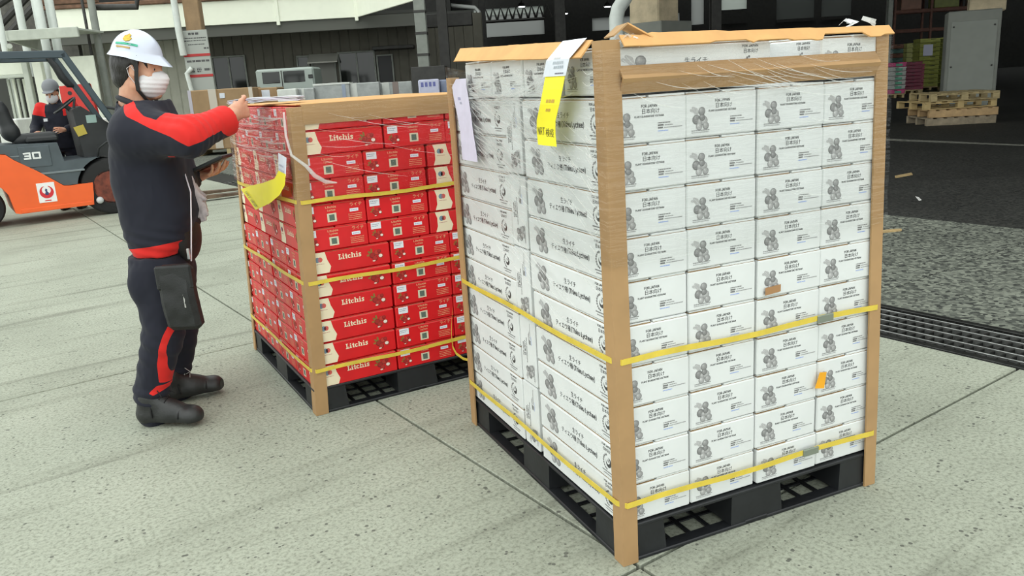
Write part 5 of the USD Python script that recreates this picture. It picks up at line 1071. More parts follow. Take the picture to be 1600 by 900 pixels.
# ------------------------------------------------------------------ second person behind the forklift
def plain_person(name, label, o, yaw, cap):
    T = lambda p: np.asarray(p, float); p = thing(name, label, 'person', loc=o, R=rot_z(yaw)); hz = 1.60
    H = xform((0, -.035, hz), (0, -1, -.38), (0, -.38, 1), 1.06)
    S = {s: T((s * .20, .02, 1.40)) for s in (-1, 1)}; E = {-1: T((-.30, -.02, 1.15)), 1: T((.29, -.06, 1.14))}; Wr = {-1: T((-.25, -.24, 1.06)), 1: T((.17, -.27, 1.10))}
    hip = {s: T((s * .10, .02, .90)) for s in (-1, 1)}; kn = {s: T((s * .11, -.02, .50)) for s in (-1, 1)}; an = {s: T((s * .11, .03, .09)) for s in (-1, 1)}
    f = Field((-.5, -.5, 0), (.5, .35, 1.85), .0115); head_prims(f, H, 1.06); f.cone((0, .01, 1.55), (0, .03, 1.42), .055, .06, k=.03)
    f.stack([(.88, 0, .02, .14, .09), (1.1, 0, .02, .13, .09), (1.38, 0, .02, .16, .09), (1.44, 0, .02, .12, .06)], k=.04)
    for s in (-1, 1):
        f.cone(S[s], E[s], .05, .04, k=.03); f.cone(E[s], Wr[s], .038, .027, k=.03); f.cone(hip[s], kn[s], .08, .055, k=.03); f.cone(kn[s], an[s], .055, .04, k=.03); f.cone(an[s] - [0, 0, .02], an[s] + [0, -.14, -.045], .032, .026, k=.02)
    bm = [f.surface()]
    for s in (-1, 1):
        h = Field(Wr[s] - .16, Wr[s] + .16, .0050, .01); hand_prims(h, Wr[s], (-s * .45, -.75, .0), (-s * .3, .1, 1), (s * 1, -.3, 0), [(.4, .6, .4)] * 4, 1.0); bm.append(h.surface())
    obj('body', cat(bm), SKIN, p, smooth=True)
    j = Field((-.55, -.5, .75), (.55, .35, 1.6), .012); j.stack([(.84, 0, .02, .19, .14), (1.1, 0, .02, .19, .14), (1.36, 0, .02, .20, .13), (1.44, 0, .02, .14, .09)], k=.04)
    for s in (-1, 1): j.cone(S[s], E[s], .082, .068, k=.05); j.cone(E[s], Wr[s] + (E[s] - Wr[s]) * .18, .064, .052, k=.03)
    j.cone((0, .02, 1.42), (0, .01, 1.485), .085, .075, k=.03); j.cone((0, 0, 1.45), (0, -.02, 1.6), .058, .065, k=.005, cut=True)
    m = ruffle(j.surface(), .010, 12, 3); V = m.vertices
    d = np.abs(V[:, 0]) - .115; z = V[:, 2] - 1.30 - .25 * (np.abs(V[:, 0]) - .2); obj('jacket', m, CLOTH, p, smooth=True, prim_data={'panel': FA(np.minimum(d, z))}, label='navy jacket with red shoulders')
    g = Field((-.3, -.25, .0), (.3, .3, 1.0), .012); g.stack([(.80, 0, .02, .165, .12), (.95, 0, .02, .16, .11)], k=.04)
    for s in (-1, 1): g.cone(hip[s] - [0, 0, .04], kn[s], .098, .078, k=.03); g.cone(kn[s], an[s], .076, .070, k=.03)
    m = ruffle(g.surface(), .008, 14, 5); obj('trousers', m, CLOTH, p, smooth=True, prim_data={'panel': FA(np.full(len(m.vertices), -.01))})
    for s in (-1, 1):
        q = Field(an[s] + [-.1, -.3, -.1], an[s] + [.1, .15, .12], .008, .02); q.cone(an[s] + [0, .03, -.045], an[s] + [0, -.16, -.05], .045, .042); q.cone(an[s] + [0, .02, -.04], an[s] + [0, 0, .03], .044, .046); q.plane_cut((0, 0, .004), (0, 0, -1)); obj('shoe', q.surface(), BLACKL, p, smooth=True)
    HRm = np.stack([unit(H(v) - H(np.zeros(3))) for v in np.eye(3)], 1)
    hr = Field(H(np.zeros(3)) - .18, H(np.zeros(3)) + .18, .008, .012); hr.ball(H(np.array([-.022, 0, .022])), np.array([.10, .085, .10]), HRm); hr.ball(H(np.array([.07, 0, -.05])), np.array([.08, .12, .09]), HRm, cut=True); obj('hair', hr.surface(), HAIR, p, smooth=True)
    mk = Field(H(np.array([.05, 0, -.06])) - .12, H(np.array([.05, 0, -.06])) + .12, .007, .012); mk.ball(H(np.array([.05, 0, -.058])), np.array([.066, .072, .070]) * 1.06, HRm); mk.plane_cut(H(np.array([.026, 0, 0])), -HRm[:, 0]); mk.plane_cut(H(np.array([.08, 0, -.006])), HRm[:, 2]); obj('face_mask', mk.surface(), MASKM, p, smooth=True)
    cp = Field(H(np.array([0, 0, .08])) - .2, H(np.array([0, 0, .08])) + .2, .007, .012); cp.ball(H(np.array([-.012, 0, .070])), np.array([.118, .104, .105]), HRm); cp.plane_cut(H(np.array([0, 0, .040])), -HRm[:, 2]); cp.ball(H(np.array([-.012, 0, .030])), np.array([.104, .088, .105]), HRm, cut=True); cp.ball(H(np.array([.105, 0, .046])), np.array([.065, .075, .010]), HRm)
    obj('cap', cp.surface(), cap, p, smooth=True)
    for y in (-1, 1): obj('eye', moved(trimesh.creation.icosphere(1, .011), H(np.array([.083, y * .03, .004]))), pm('dark_iris', (.02, .012, .008), .15), p, smooth=True)
    obj('badge', cbx(-.13, -.08, -.150, -.128, 1.22, 1.26, .002), pm('badge_white', (.7, .72, .74), .5), p)
    return p
po = GA * 1.50 + GB * 12.93
plain_person('person', 'person in grey cap and navy-red uniform standing behind the forklift, looking down', po.tolist(), .12, pm('grey_cap_cloth', (.26, .27, .29), .85, bump=.2, bscale=300))
pp = po + np.array([-.02, -.33, 1.03])
tagp(obj('paper_sheet', ribbon([(-.21, 0, -.05), (-.1, -.01, -.005), (0.05, -.01, .015), (.17, 0, .06)], (0, 1, .25), .19, .004), WHT, None, loc=pp.tolist()), 'white paper sheet held by the person behind the forklift', 'paper')

# ================================================================== BUILDING AND BACKGROUND
def at_d(px, py, d):
    r = ray(px, py); return CC + r * d
class Plane:
    """upright plane through a point, with its own (s, z) coordinates"""
    def __init__(s, p, yaw): s.o = np.array([p[0], p[1], 0.0]); s.e = np.array([math.cos(yaw), math.sin(yaw), 0]); s.n = np.array([-math.sin(yaw), math.cos(yaw), 0]); s.R = np.stack([s.e, s.n, [0, 0, 1]], 1)
    def sz(s, px, py): r = ray(px, py); P = CC + r * (((s.o - CC) @ s.n) / (r @ s.n)); return float((P - s.o) @ s.e), float(P[2])
    def box(s, x0, y0, x1, y1):
        a, b = s.sz(x0, (y0 + y1) / 2)[0], s.sz(x1, (y0 + y1) / 2)[0]; m = (x0 + x1) / 2; return a, b, s.sz(m, y1)[1], s.sz(m, y0)[1]
WALLM = pm('ribbed_wall_paint', (.46, .46, .38), .7, var=.10, scale=2); FASC = pm('cream_fascia', (.83, .86, .72), .55, var=.03, scale=3); SOFF = pm('dark_soffit', (.05, .052, .046), .8)
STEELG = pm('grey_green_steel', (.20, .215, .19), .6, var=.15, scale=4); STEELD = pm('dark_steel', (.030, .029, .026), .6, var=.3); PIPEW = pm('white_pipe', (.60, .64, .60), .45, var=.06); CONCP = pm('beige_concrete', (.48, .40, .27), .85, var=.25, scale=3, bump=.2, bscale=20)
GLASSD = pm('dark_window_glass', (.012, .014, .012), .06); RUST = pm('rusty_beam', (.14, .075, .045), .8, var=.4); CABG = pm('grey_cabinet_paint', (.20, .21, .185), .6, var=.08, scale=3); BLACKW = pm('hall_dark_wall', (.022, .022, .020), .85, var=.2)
YB = 0.06
WP_ = Plane(at_d(420, 110, 26.0), YB); FP = Plane(at_d(420, 30, 23.5), YB)
# ribbed wall under the canopy, panel by panel
wb = thing('wall_back', 'ribbed grey-beige metal wall in the shade of the canopy', None, loc=WP_.o.tolist(), R=WP_.R, kind='structure')
xl = WP_.sz(291, 100)[0]; WALL_SHADE = pm('shaded_ribbed_wall', (.095, .09, .07), .75, var=.15, scale=2)  # same wall paint, with the shade on its right part put into the colour
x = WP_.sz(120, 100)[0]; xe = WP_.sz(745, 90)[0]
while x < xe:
    obj('wall_panel', prism([(x + .002, .018), (x + .303, .018), (x + .303, .0), (x + .29, -.004), (x + .275, -.016), (x + .03, -.016), (x + .015, -.004), (x + .002, .0)], 3.5, 'z'), WALLM if x < xl else WALL_SHADE, wb); x += .305
obj('wall_backing', bx(WP_.sz(120, 100)[0], xe, .02, .15, 0, 3.6), SOFF, wb)
def win(n, name, rect, panes, pane_mat=None, frame=.05, fm=None, depth=.06, label=None):
    s0, s1, z0, z1 = WP_.box(*rect); t = thing(f'{name}_{n}', label or f'dark {name} in the ribbed wall', None, loc=(WP_.o + WP_.e * s0 + np.array([0, 0, z0])).tolist(), R=WP_.R, kind='structure'); W, H = s1 - s0, z1 - z0; fm = fm or STEELG
    for q in ((0, W, 0, frame), (0, W, H - frame, H)): obj('window_frame' if name == 'window' else 'door_frame', cbx(q[0], q[1], -.03 - depth, -.02, q[2], q[3], .006), fm, t)
    for i in range(panes + 1): c = (W - frame) * i / panes; obj('window_frame' if name == 'window' else 'door_frame', cbx(c, c + frame, -.03 - depth, -.02, frame, H - frame, .006), fm, t)
    for i in range(panes): c = (W - frame) * i / panes; obj('pane' if name == 'window' else 'door_leaf', cbx(c + frame, c + (W - frame) / panes, -.05, -.03, frame, H - frame, .003), pane_mat or GLASSD, t)
    return t
win(1, 'window', (334, 87, 387, 142), 2, label='two-pane dark window right of the red and grey sign'); win(2, 'window', (464, 87, 484, 106), 1, label='small square dark window in the ribbed wall')
dr = win(1, 'door', (488, 86, 526, 135), 1, pm('grey_door', (.20, .20, .18), .6), label='grey door under a pale awning in the ribbed wall')
win(3, 'window', (530, 80, 588, 135), 2, label='wide dark double window in the ribbed wall'); win(2, 'door', (590, 85, 616, 138), 1, pm('doorway_black', (.008, .008, .009), .5), label='black open doorway at the right of the ribbed wall')
aw0 = WP_.box(484, 84, 530, 104); tagp(obj('awning', prism([(-.03, aw0[3]), (-.03, aw0[3] - .04), (-.55, aw0[2] + .1), (-.55, aw0[2] + .14)], aw0[1] - aw0[0], 'x', aw0[0]), pm('pale_awning', (.42, .42, .37), .7), None, loc=WP_.o.tolist(), R=WP_.R), 'pale sloping awning over the grey door', 'awning')
aw0 = WP_.box(585, 70, 648, 78); tagp(obj('awning', cbx(aw0[0], aw0[1], -.9, -.03, aw0[2], aw0[2] + .10, .01), STEELD, None, loc=WP_.o.tolist(), R=WP_.R), 'dark flat awning over the black doorway', 'awning')
# fascia and canopy
fa = thing('trim_1', 'cream fascia panels along the canopy edge', None, loc=FP.o.tolist(), R=FP.R, kind='structure')
zb, zt = FP.sz(400, 36)[1], FP.sz(300, 4)[1]; br = [84, 147, 310, 435, 558]; zt = max(zt, zb + .6)
for a, b in zip(br, br[1:]): obj('fascia_panel', cbx(FP.sz(a, 30)[0] + .02, FP.sz(b, 30)[0] - .02, -.06, 0, zb, zt, .01), FASC, fa)
for a in br: obj('fascia_joint', cbx(FP.sz(a, 30)[0] - .05, FP.sz(a, 30)[0] + .05, -.09, .0, zb - .10, zt, .01), FASC, fa)
obj('gutter', cbx(FP.sz(60, 10)[0], FP.sz(650, 10)[0], -.15, .05, zt, zt + .12, .02), RUST, fa)
cn = thing('canopy', 'low dark canopy roof over the ribbed wall', 'canopy', loc=FP.o.tolist(), R=FP.R)
obj('soffit', bx(FP.sz(90, 40)[0], FP.sz(650, 40)[0], .01, 2.8, zb + .05, zb + .14), SOFF, cn); obj('edge_beam', cbx(FP.sz(90, 40)[0], FP.sz(655, 40)[0], .02, .22, zb - .32, zb + .05, .01), pm('soffit_beam', (.085, .088, .075), .7), cn)
e0 = FP.o + FP.e * FP.sz(560, 33)[0]; e0 = np.array([e0[0], e0[1], zb]); e1 = at_z(655, -1, zb); d = e1 - e0; L = np.linalg.norm(d); ang = math.atan2(d[1], d[0])
tagp(obj('fascia_return', cbx(0, L, -.03, .03, 0, zt - zb, .01), FASC, None, loc=e0.tolist(), R=rot_z(ang)), 'cream fascia panel turning forward from the canopy corner', 'fascia')
# hall roof, columns, back wall with daylight openings
HX0, HX1, HY0, HY1, HZ = -12.0, 62.0, 27.5, 58.2, 9.6
hall = thing('ceiling', 'dark hall roof with added unseen front decks for shade', None, kind='structure')
obj('roof_deck', bx(-1.5, HX1, 16.5, HY1, HZ, HZ + .2), BLACKW, hall); obj('added_eave_deck', bx(2.5, HX1, 12.5, 16.5, 6.2, 6.35), BLACKW, hall); obj('added_eave_face', bx(2.5, HX1, 16.4, 16.55, 6.2, HZ + .2), BLACKW, hall)  # eave deck and face are added out of view to darken the hall front
tr = []
for yy in np.arange(22, 57, 6.0):
    m = [cbx(-1.5, HX1, yy - .08, yy + .08, HZ - 1.6, HZ - 1.45, .01), cbx(-1.5, HX1, yy - .08, yy + .08, HZ - .2, HZ, .01)]; k = 0
    for xx in np.arange(-1.5, HX1 - 1, 1.5): m.append(tube([(xx, yy, HZ - 1.5), (xx + .75, yy, HZ - .15), (xx + 1.5, yy, HZ - 1.5)], .05, 5))
    obj('truss', cat(m), STEELD, hall, kind='stuff')
fg = Polygon([(7.3, -7), (44, -7), (44, 30), (7.3, 30)]); fw = Polygon([tuple((GA * u + GB * v)[:2]) for u, v in list(fg.exterior.coords)[:-1]]).intersection(shapely.box(1.2, -50, 80, 16.4))
obj('added_front_deck', prism(fw, .15, 'z', 5.7), BLACKW, hall); obj('added_front_fascia', tube([np.append((GA * 7.3 + GB * v)[:2], 5.78) for v in (-7, 8.6)], .12, 6), STEELG, hall)  # unseen deck and edge, added and clipped to dim only the right background
wr_ = thing('wall_right', 'dark far walls of the hall', None, kind='structure')
DB = 58.0
BP = Plane(at_d(900, 60, DB), 0.0)
def bwall(px0, py0, px1, py1, mat, name='wall_panel', dy=0.0): s0, s1, z0, z1 = BP.box(px0, py0, px1, py1); return obj(name, cbx(s0 + BP.o[0], s1 + BP.o[0], BP.o[1] + dy, BP.o[1] + dy + .2, max(z0, 0), z1, .01), mat, wr_)
TRL = usdkit.material(stage, '/World/Looks/translucent_sheet', {'t': ('translucent_bsdf', {'color': (.70, .73, .70)}), 'd': ('diffuse_bsdf', {'color': (.4, .42, .4)}), 'm': ('mix_closure', {'fac': .35})}, [('t.BSDF', 'm.closure1'), ('d.BSDF', 'm.closure2')], surface='m.closure')
TRL2 = usdkit.material(stage, '/World/Looks/grimy_translucent_sheet', {'t': ('translucent_bsdf', {'color': (.16, .17, .165)}), 'd': ('diffuse_bsdf', {'color': (.2, .21, .2)}), 'm': ('mix_closure', {'fac': .4})}, [('t.BSDF', 'm.closure1'), ('d.BSDF', 'm.closure2')], surface='m.closure')
TRL3 = usdkit.material(stage, '/World/Looks/dusty_translucent_sheet', {'t': ('translucent_bsdf', {'color': (.60, .61, .60)}), 'd': ('diffuse_bsdf', {'color': (.3, .31, .3)}), 'm': ('mix_closure', {'fac': .35})}, [('t.BSDF', 'm.closure1'), ('d.BSDF', 'm.closure2')], surface='m.closure')
z_op = BP.sz(770, 46)[1]
X = lambda px, py=30: BP.sz(px, py)[0] + BP.o[0]
yb = BP.o[1]
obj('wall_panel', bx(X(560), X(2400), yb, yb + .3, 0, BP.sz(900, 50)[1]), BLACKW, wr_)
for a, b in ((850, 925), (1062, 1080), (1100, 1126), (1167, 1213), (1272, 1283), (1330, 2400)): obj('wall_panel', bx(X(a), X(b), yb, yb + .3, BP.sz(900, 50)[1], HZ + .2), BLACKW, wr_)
obj('daylight_sheet', bx(X(640), X(850), yb + .05, yb + .08, BP.sz(900, 50.5)[1], BP.sz(760, 25)[1]), TRL3, wr_)
obj('daylight_sheet', bx(X(1126), X(1167), yb + .05, yb + .08, BP.sz(1150, 34)[1], HZ), TRL, wr_); obj('daylight_sheet', bx(X(1213), X(1272), yb + .05, yb + .08, BP.sz(1240, 34)[1], HZ), TRL2, wr_); obj('daylight_sheet', bx(X(1283), X(1330), yb + .05, yb + .08, BP.sz(1300, 34)[1], HZ), TRL2, wr_)
for a, b, y0 in ((1126, 1167, 15), (1213, 1272, 34), (1283, 1330, 30)): obj('wall_panel', bx(X(a), X(b), yb - .1, yb, BP.sz(900, 52)[1], BP.sz((a + b) / 2, y0)[1]), BLACKW, wr_)
for a in (925, 994): obj('daylight_sheet', bx(X(a), X(a + 69), yb + .05, yb + .08, BP.sz(900, 50.5)[1], BP.sz(950, 27)[1]), TRL3, wr_)
obj('wall_panel', bx(X(925), X(1062), yb, yb + .3, BP.sz(950, 27)[1], HZ + .2), BLACKW, wr_)
obj('daylight_sheet', bx(X(640), X(850), yb + .05, yb + .08, BP.sz(760, 25.5)[1], BP.sz(760, 13.8)[1]), TRL, wr_)
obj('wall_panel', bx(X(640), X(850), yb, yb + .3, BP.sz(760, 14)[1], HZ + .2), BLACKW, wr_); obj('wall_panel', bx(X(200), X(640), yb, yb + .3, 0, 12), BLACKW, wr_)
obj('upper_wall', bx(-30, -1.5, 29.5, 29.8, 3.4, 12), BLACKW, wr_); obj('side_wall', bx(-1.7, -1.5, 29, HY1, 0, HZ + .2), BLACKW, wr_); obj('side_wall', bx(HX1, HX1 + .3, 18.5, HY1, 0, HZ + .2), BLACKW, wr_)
obj('daylight_sheet', bx(X(1080), X(1101), yb + .05, yb + .08, BP.sz(900, 50)[1], HZ), TRL3, wr_)
pg = []
for px in range(705, 850, 12): a = np.array([X(px), yb - .5, BP.sz(760, 34)[1]]); b = np.array([X(px + 6), yb - .5, BP.sz(760, 14)[1]]); c = np.array([X(px + 12), yb - .5, BP.sz(760, 34)[1]]); pg.append(tube([a, b, c], .09, 5))
obj('lattice_girder', cat(pg + [tube([(X(640), yb - .5, BP.sz(760, 35)[1]), (X(850), yb - .5, BP.sz(760, 35)[1])], .12, 6)]), STEELD, wr_, kind='stuff')
COLS = [(651, 668, 17.8, 'steel column in front of the ribbed wall, standing on a dark base', 98), (686, 701, 24, 'dark steel column between the ribbed wall and the hall', 30), (751, 761, 30, 'dark steel column in front of the daylight band', 200), (868, 884, 30, 'dark steel column left of the white duct in the hall', 200), (1110, 1125, 24, 'thin brown steel column right of the concrete pillar', 200), (1384, 1391, 30, 'thin grey column above the right corner of the white load', 200)]
for a, b, d, lab, yb_ in COLS:
    p0, p1 = at_d(a, 60, d), at_d(b, 60, d); w = np.linalg.norm(p1 - p0); c = (p0 + p1) / 2
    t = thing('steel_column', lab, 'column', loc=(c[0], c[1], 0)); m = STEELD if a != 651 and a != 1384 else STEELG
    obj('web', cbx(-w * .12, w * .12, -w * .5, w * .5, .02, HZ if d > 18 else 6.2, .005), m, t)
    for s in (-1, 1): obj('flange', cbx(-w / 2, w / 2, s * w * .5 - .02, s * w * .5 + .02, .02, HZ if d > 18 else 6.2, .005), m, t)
    obj('base_plate', cbx(-w * .8, w * .8, -w * .8, w * .8, 0, .03, .004), m, t)
    if a == 651:
        for z in (2.0, 2.45, 2.9): obj('clamp_band', cbx(-w / 2 - .01, w / 2 + .01, -w * .5 - .035, w * .5 + .03, z, z + .05, .004), STEELD, t)
p = at_d(672, 125, 17.5); t = thing('column_guard', 'dark steel guard box around the foot of the steel column', 'guard box', loc=(p[0], p[1] + .0, 0)); w = .36
obj('front_plate', cbx(-w, w, -.34, -.30, 0, at_d(672, 104, 17.5)[2], .01), STEELD, t); obj('side_plate', cbx(-w, -w + .03, -.30, .55, 0, at_d(672, 104, 17.5)[2], .01), STEELD, t); obj('side_plate', cbx(w - .03, w, -.30, .55, 0, at_d(672, 104, 17.5)[2], .01), STEELD, t)
LAMP = usdkit.material(stage, '/World/Looks/hall_lamp', {'e': ('emission', {'color': (.95, 1.0, 1.0), 'strength': 9.0})}, [], surface='e.emission')
for i, (px, py, d) in enumerate(((815, 10, 42), (949, 10, 42), (883, 21, 52))):
    c = at_d(px, py, d); t = thing('ceiling_lamp', f'bright hall ceiling lamp, {("left", "right", "small middle")[i]} of the three', 'lamp', loc=c.tolist()); obj('diffuser', lathe([(0, -.06), (.14, -.05), (.18, 0), (0, 0.0)], 14), LAMP, t); obj('housing', lathe([(0, 0), (.22, .0), (.12, .16), (.05, .2), (0, .2)], 14), STEELD, t); obj('hanger', cyl((0, 0, .2), (0, 0, HZ - c[2]), .03, 6), STEELD, t)
c = at_d(740, 40, 28); tagp(obj('roof_pipe', tube([at_d(700, 8, 28), at_d(742, 12, 28), at_d(748, 18, 28), at_d(748, 45, 28)] - c, .07, 8), pm('pale_pipe', (.45, .47, .45), .5), None, smooth=True, loc=c.tolist()), 'thin pale pipe bending down in front of the daylight band', 'pipe')
b0, b1 = at_d(672, 32, 25), at_d(738, 34, 25); tagp(obj('crane_beam', cbx(-.2, np.linalg.norm(b1 - b0), -.15, .15, -.22, .18, .02), STEELD, None, loc=b0.tolist(), R=rot_z(math.atan2(b1[1] - b0[1], b1[0] - b0[0]))), 'dark horizontal beam end in front of the daylight band', 'beam')

# concrete pillars in steel guards
def guarded_pillar(px0, pxc, px1, py_top, d, yaw, lab, bolts=False, w=.46, pil=None):
    pc = at_d(pxc, py_top, d); n = thing('concrete_pillar', lab, 'pillar', loc=(pc[0], pc[1], 0), R=rot_z(yaw)); h = pc[2]
    return n, h
t, h = guarded_pillar(970, 1033, 1098, 32, 18.4, .78, 'beige concrete pillar in a grey steel guard box behind the white load')
obj('guard_box', cbx(0, 1.28, 0, 1.28, 0, h, .02), CABG, t); obj('shaft', cbx(.22, 1.05, .22, 1.05, h - .05, 6.8, .03), CONCP, t)
t, h = guarded_pillar(1497, 1567, 1640, 12, 17.3, -.42, 'beige pillar in a tall grey cabinet guard with bolted cover, far right')
gb = obj('guard_box', cbx(-1.02, .0, 0, 1.05, 0, h, .02), CABG, t); cov = obj('cover_plate', cbx(-.95, -.07, -.016, .0, .10, h - .22, .004), pm('cover_plate_paint', (.235, .25, .222), .55, var=.06, scale=3), t)
obj('bolt', lathe([(0, 0), (.02, 0), (.016, .02), (0, .02)], 8, 'y').apply_translation([-.90, -.016, .25]), STEELD, cov)
for x, z in ((-.12, .25), (-.90, h / 2 - .05), (-.12, h / 2 - .05), (-.90, h - .33), (-.12, h - .33)): obj('bolt', lathe([(0, 0), (.02, 0), (.016, .02), (0, .02)], 8, 'y').apply_translation([x, -.016, z]), STEELD, cov)
obj('shaft', cbx(-.60, .10, .30, .85, h - .05, 6.8, .03), CONCP, t)
# sign post
SP = Plane(at_d(305, 90, 21.3), YB); a0 = SP.box(288, 46, 329, 135)
t = thing('sign_pillar', 'brown pillar with a grey notice board, two red bands and pipes', 'sign', loc=SP.o.tolist(), R=SP.R)
sx0, sx1 = a0[0], a0[1]; ztop = SP.sz(305, 47)[1]; xm = SP.sz(301, 40)[0]
obj('shaft', cbx(xm - .20, xm + .20, .06, .42, 0, 6.6, .02), pm('brown_pillar_paint', (.30, .20, .11), .8, var=.25, scale=2), t)
board = obj('notice_board', cbx(sx0, sx1, 0, .05, 0.9, ztop, .01), pm('notice_grey', (.36, .38, .35), .6), t)
zf = lambda y: SP.sz(308, y)[1]
for y in (86, 118.5): obj('red_band', cbx(sx0 - .005, sx1 + .005, -.012, .005, zf(y + 2.2), zf(y - 2.0), .003), pm('band_red', (.42, .03, .03), .6), board)
k = Ink(); W = sx1 - sx0
for i, (y, x0, x1, hh) in enumerate(((54, .28, .68, .055), (60, .06, .95, .025), (64, .10, .92, .022), (70, .22, .85, .022), (77, .80, .98, .04))): k.dashes(W * x0, zf(y) - .9, W * (x1 - x0), hh, GREY(.06), 60 + i)
k.dashes(W * .08, zf(97) - .9, W * .86, .05, GREY(.08), 70)
for x in (.16, .42): k.dashes(W * x, zf(113) - .9, W * .17, .035, GREY(.07), 71 + int(x * 10)); k.dashes(W * x, zf(110) - .9, W * .17, .035, GREY(.07), 75 + int(x * 10)); k.rect(W * x, zf(107) - .9, W * (x + .17), zf(106) - .9, GREY(.1))
k.dashes(W * .70, zf(111) - .9, W * .24, .06, GREY(.08), 78)
printing('notice_text', [k.arrays((sx0, -.001, .9), (1, 0, 0), (0, 0, 1), .001)], board)
xp = SP.sz(283, 60)[0]; tagp(obj('drain_pipe', cat([tube([(xp - .02, -.1, 6.2), (xp, -.1, zf(50)), (xp + .03, -.1, zf(86))], .085, 10), tube([(xp + .09, -.1, zf(112)), (xp, -.1, zf(120)), (xp + .06, -.1, zf(144))], .07, 10)][:1]), PIPEW, None, smooth=True, loc=SP.o.tolist(), R=SP.R), 'white drain pipe running down beside the brown sign pillar', 'pipe')
tagp(obj('drain_pipe', tube([(xp + .19, -.1, zf(106)), (xp + .04, -.1, zf(114)), (xp + .10, -.1, zf(144)), (xp + .16, -.1, 0.02)], .06, 10), PIPEW, None, smooth=True, loc=SP.o.tolist(), R=SP.R), 'short bent white pipe low beside the sign board', 'pipe')
# white duct
c = at_d(972, 25, 17.8); tagp(obj('white_duct', tube(np.array([at_d(x, y, 17.8) for x, y in ((1000, -60), (986, -20), (975, 0), (966, 14), (963, 28), (964, 60), (966, 110))] + [at_z(970, 178, .02)]) - c, .16, 14), PIPEW, None, smooth=True, loc=c.tolist()), 'thick white curved duct beside the beige concrete pillar', 'duct')

# goods in the background
CBROWN = pm('brown_board_box', (.33, .215, .11), .75, var=.12, scale=3); WRAPG = pm('wrapped_grey_goods', (.36, .38, .37), .4, var=.2, scale=5); PALEB = pm('pale_box', (.62, .64, .60), .6, var=.08); TAPEB = pm('pale_wrap_band', (.55, .50, .42), .4); WOODP = pm('pallet_wood', (.42, .33, .17), .8, var=.25, scale=6, stretch=(1, 6, 6))
def goods(px0, px1, py_top, d, depth, mat, name, label, cat_, yaw=.1, z0=.14, bands=(), lid=None, group=None):
    p0, p1 = at_d(px0, py_top, d), at_d(px1, py_top, d); w = float(np.linalg.norm((p1 - p0)[:2])); h = float((p0[2] + p1[2]) / 2)
    t = thing(name, label, cat_, loc=(p0[0], p0[1], 0), R=rot_z(yaw), group=group)
    obj('load', cbx(0, w, 0, depth, z0, h, .02), mat, t)
    for i in range(3): obj('skid', cbx(0.02 + (w - .14) * i / 2, .12 + (w - .14) * i / 2, 0, depth, 0, z0, .005), WOODP, t)
    for b0, b1, m in bands: obj('wrap_band', cbx(w * b0, w * b1, -.008, .004, z0 + .02, h + .004, .003), m, t)
    if lid: obj('cover', cbx(-.01, w + .01, -.012, depth + .01, h - .03, h + .02, .006), lid, t)
    return t, w, h
g1, w1, h1 = goods(292, 392, 139, 19.6, 1.1, CBROWN, 'wrapped_goods', 'wrapped brown cardboard load with pale bands behind the worker hand', 'wrapped load', bands=((0, .05, pm('lilac_wrap', (.50, .47, .53), .4)), (.31, .43, TAPEB), (.93, .99, TAPEB)))
obj('paper_label', cbx(w1 * .48, w1 * .56, -.014, -.002, h1 - .22, h1 - .10, .002), WHT, g1); obj('joint', cbx(w1 * .44, w1 * .45, -.010, .0, .2, h1, .002), CARD_EDGE, g1)
g1, w1, h1 = goods(394, 432, 137, 20.4, 1.1, CBROWN, 'wrapped_goods', 'narrow brown cardboard load right of the banded brown one', 'wrapped load'); obj('paper_label', cbx(w1 * .35, w1 * .68, -.01, .002, h1 - .26, h1 - .06, .002), WHT, g1)
g1, w1, h1 = goods(432, 462, 139, 19.4, 1.0, PALEB, 'wrapped_goods', 'pale boxed load just above the papers', 'wrapped load')
g1, w1, h1 = goods(462, 490, 138, 19.8, 1.0, WRAPG, 'wrapped_goods', 'grey film-wrapped load right of the pale boxed one', 'wrapped load', bands=((.3, .45, PALEB),))
g1, w1, h1 = goods(489, 545, 131, 20.0, 1.1, WRAPG, 'wrapped_goods', 'grey film-wrapped load with white cover, third right of the machine', 'wrapped load', lid=PALEB, bands=((.78, .88, pm('bluish_wrap', (.28, .33, .42), .4)),))
g1, w1, h1 = goods(545, 592, 129, 20.2, 1.1, WRAPG, 'wrapped_goods', 'grey film-wrapped load with one white end, mid background', 'wrapped load', bands=((0, .25, PALEB),))
g1, w1, h1 = goods(592, 643, 128, 20.6, 1.1, WRAPG, 'wrapped_goods', 'grey film-wrapped load with rusty lettering marks, left of the column', 'wrapped load', bands=((.08, .30, PALEB), (.40, .58, pm('rusty_print', (.25, .20, .18), .6))))
BLUEB = pm('lilac_box', (.46, .47, .60), .6, var=.08); g1, w1, h1 = goods(653, 686, 124, 15.5, .6, BLUEB, 'carton_stack', 'lilac carton stack with blue lettering in front of the dark column guard', 'cartons')
k = Ink(); [k.dashes(w1 * (.12 + .19 * i), h1 - .135, w1 * .12, .085, (.12, .13, .34), 80 + i) or k.rect(w1 * (.12 + .19 * i), h1 - .06, w1 * (.23 + .19 * i), h1 - .05, (.12, .13, .34)) for i in range(4)]
printing('lettering', [k.arrays((0, 0, 0), (1, 0, 0), (0, 0, 1), .002)], g1, kind='stuff')
goods(687, 712, 124, 15.7, .6, pm('dull_blue_box', (.20, .23, .32), .6, var=.2), 'carton_stack', 'dull blue carton stack beside the left post of the white load', 'cartons')
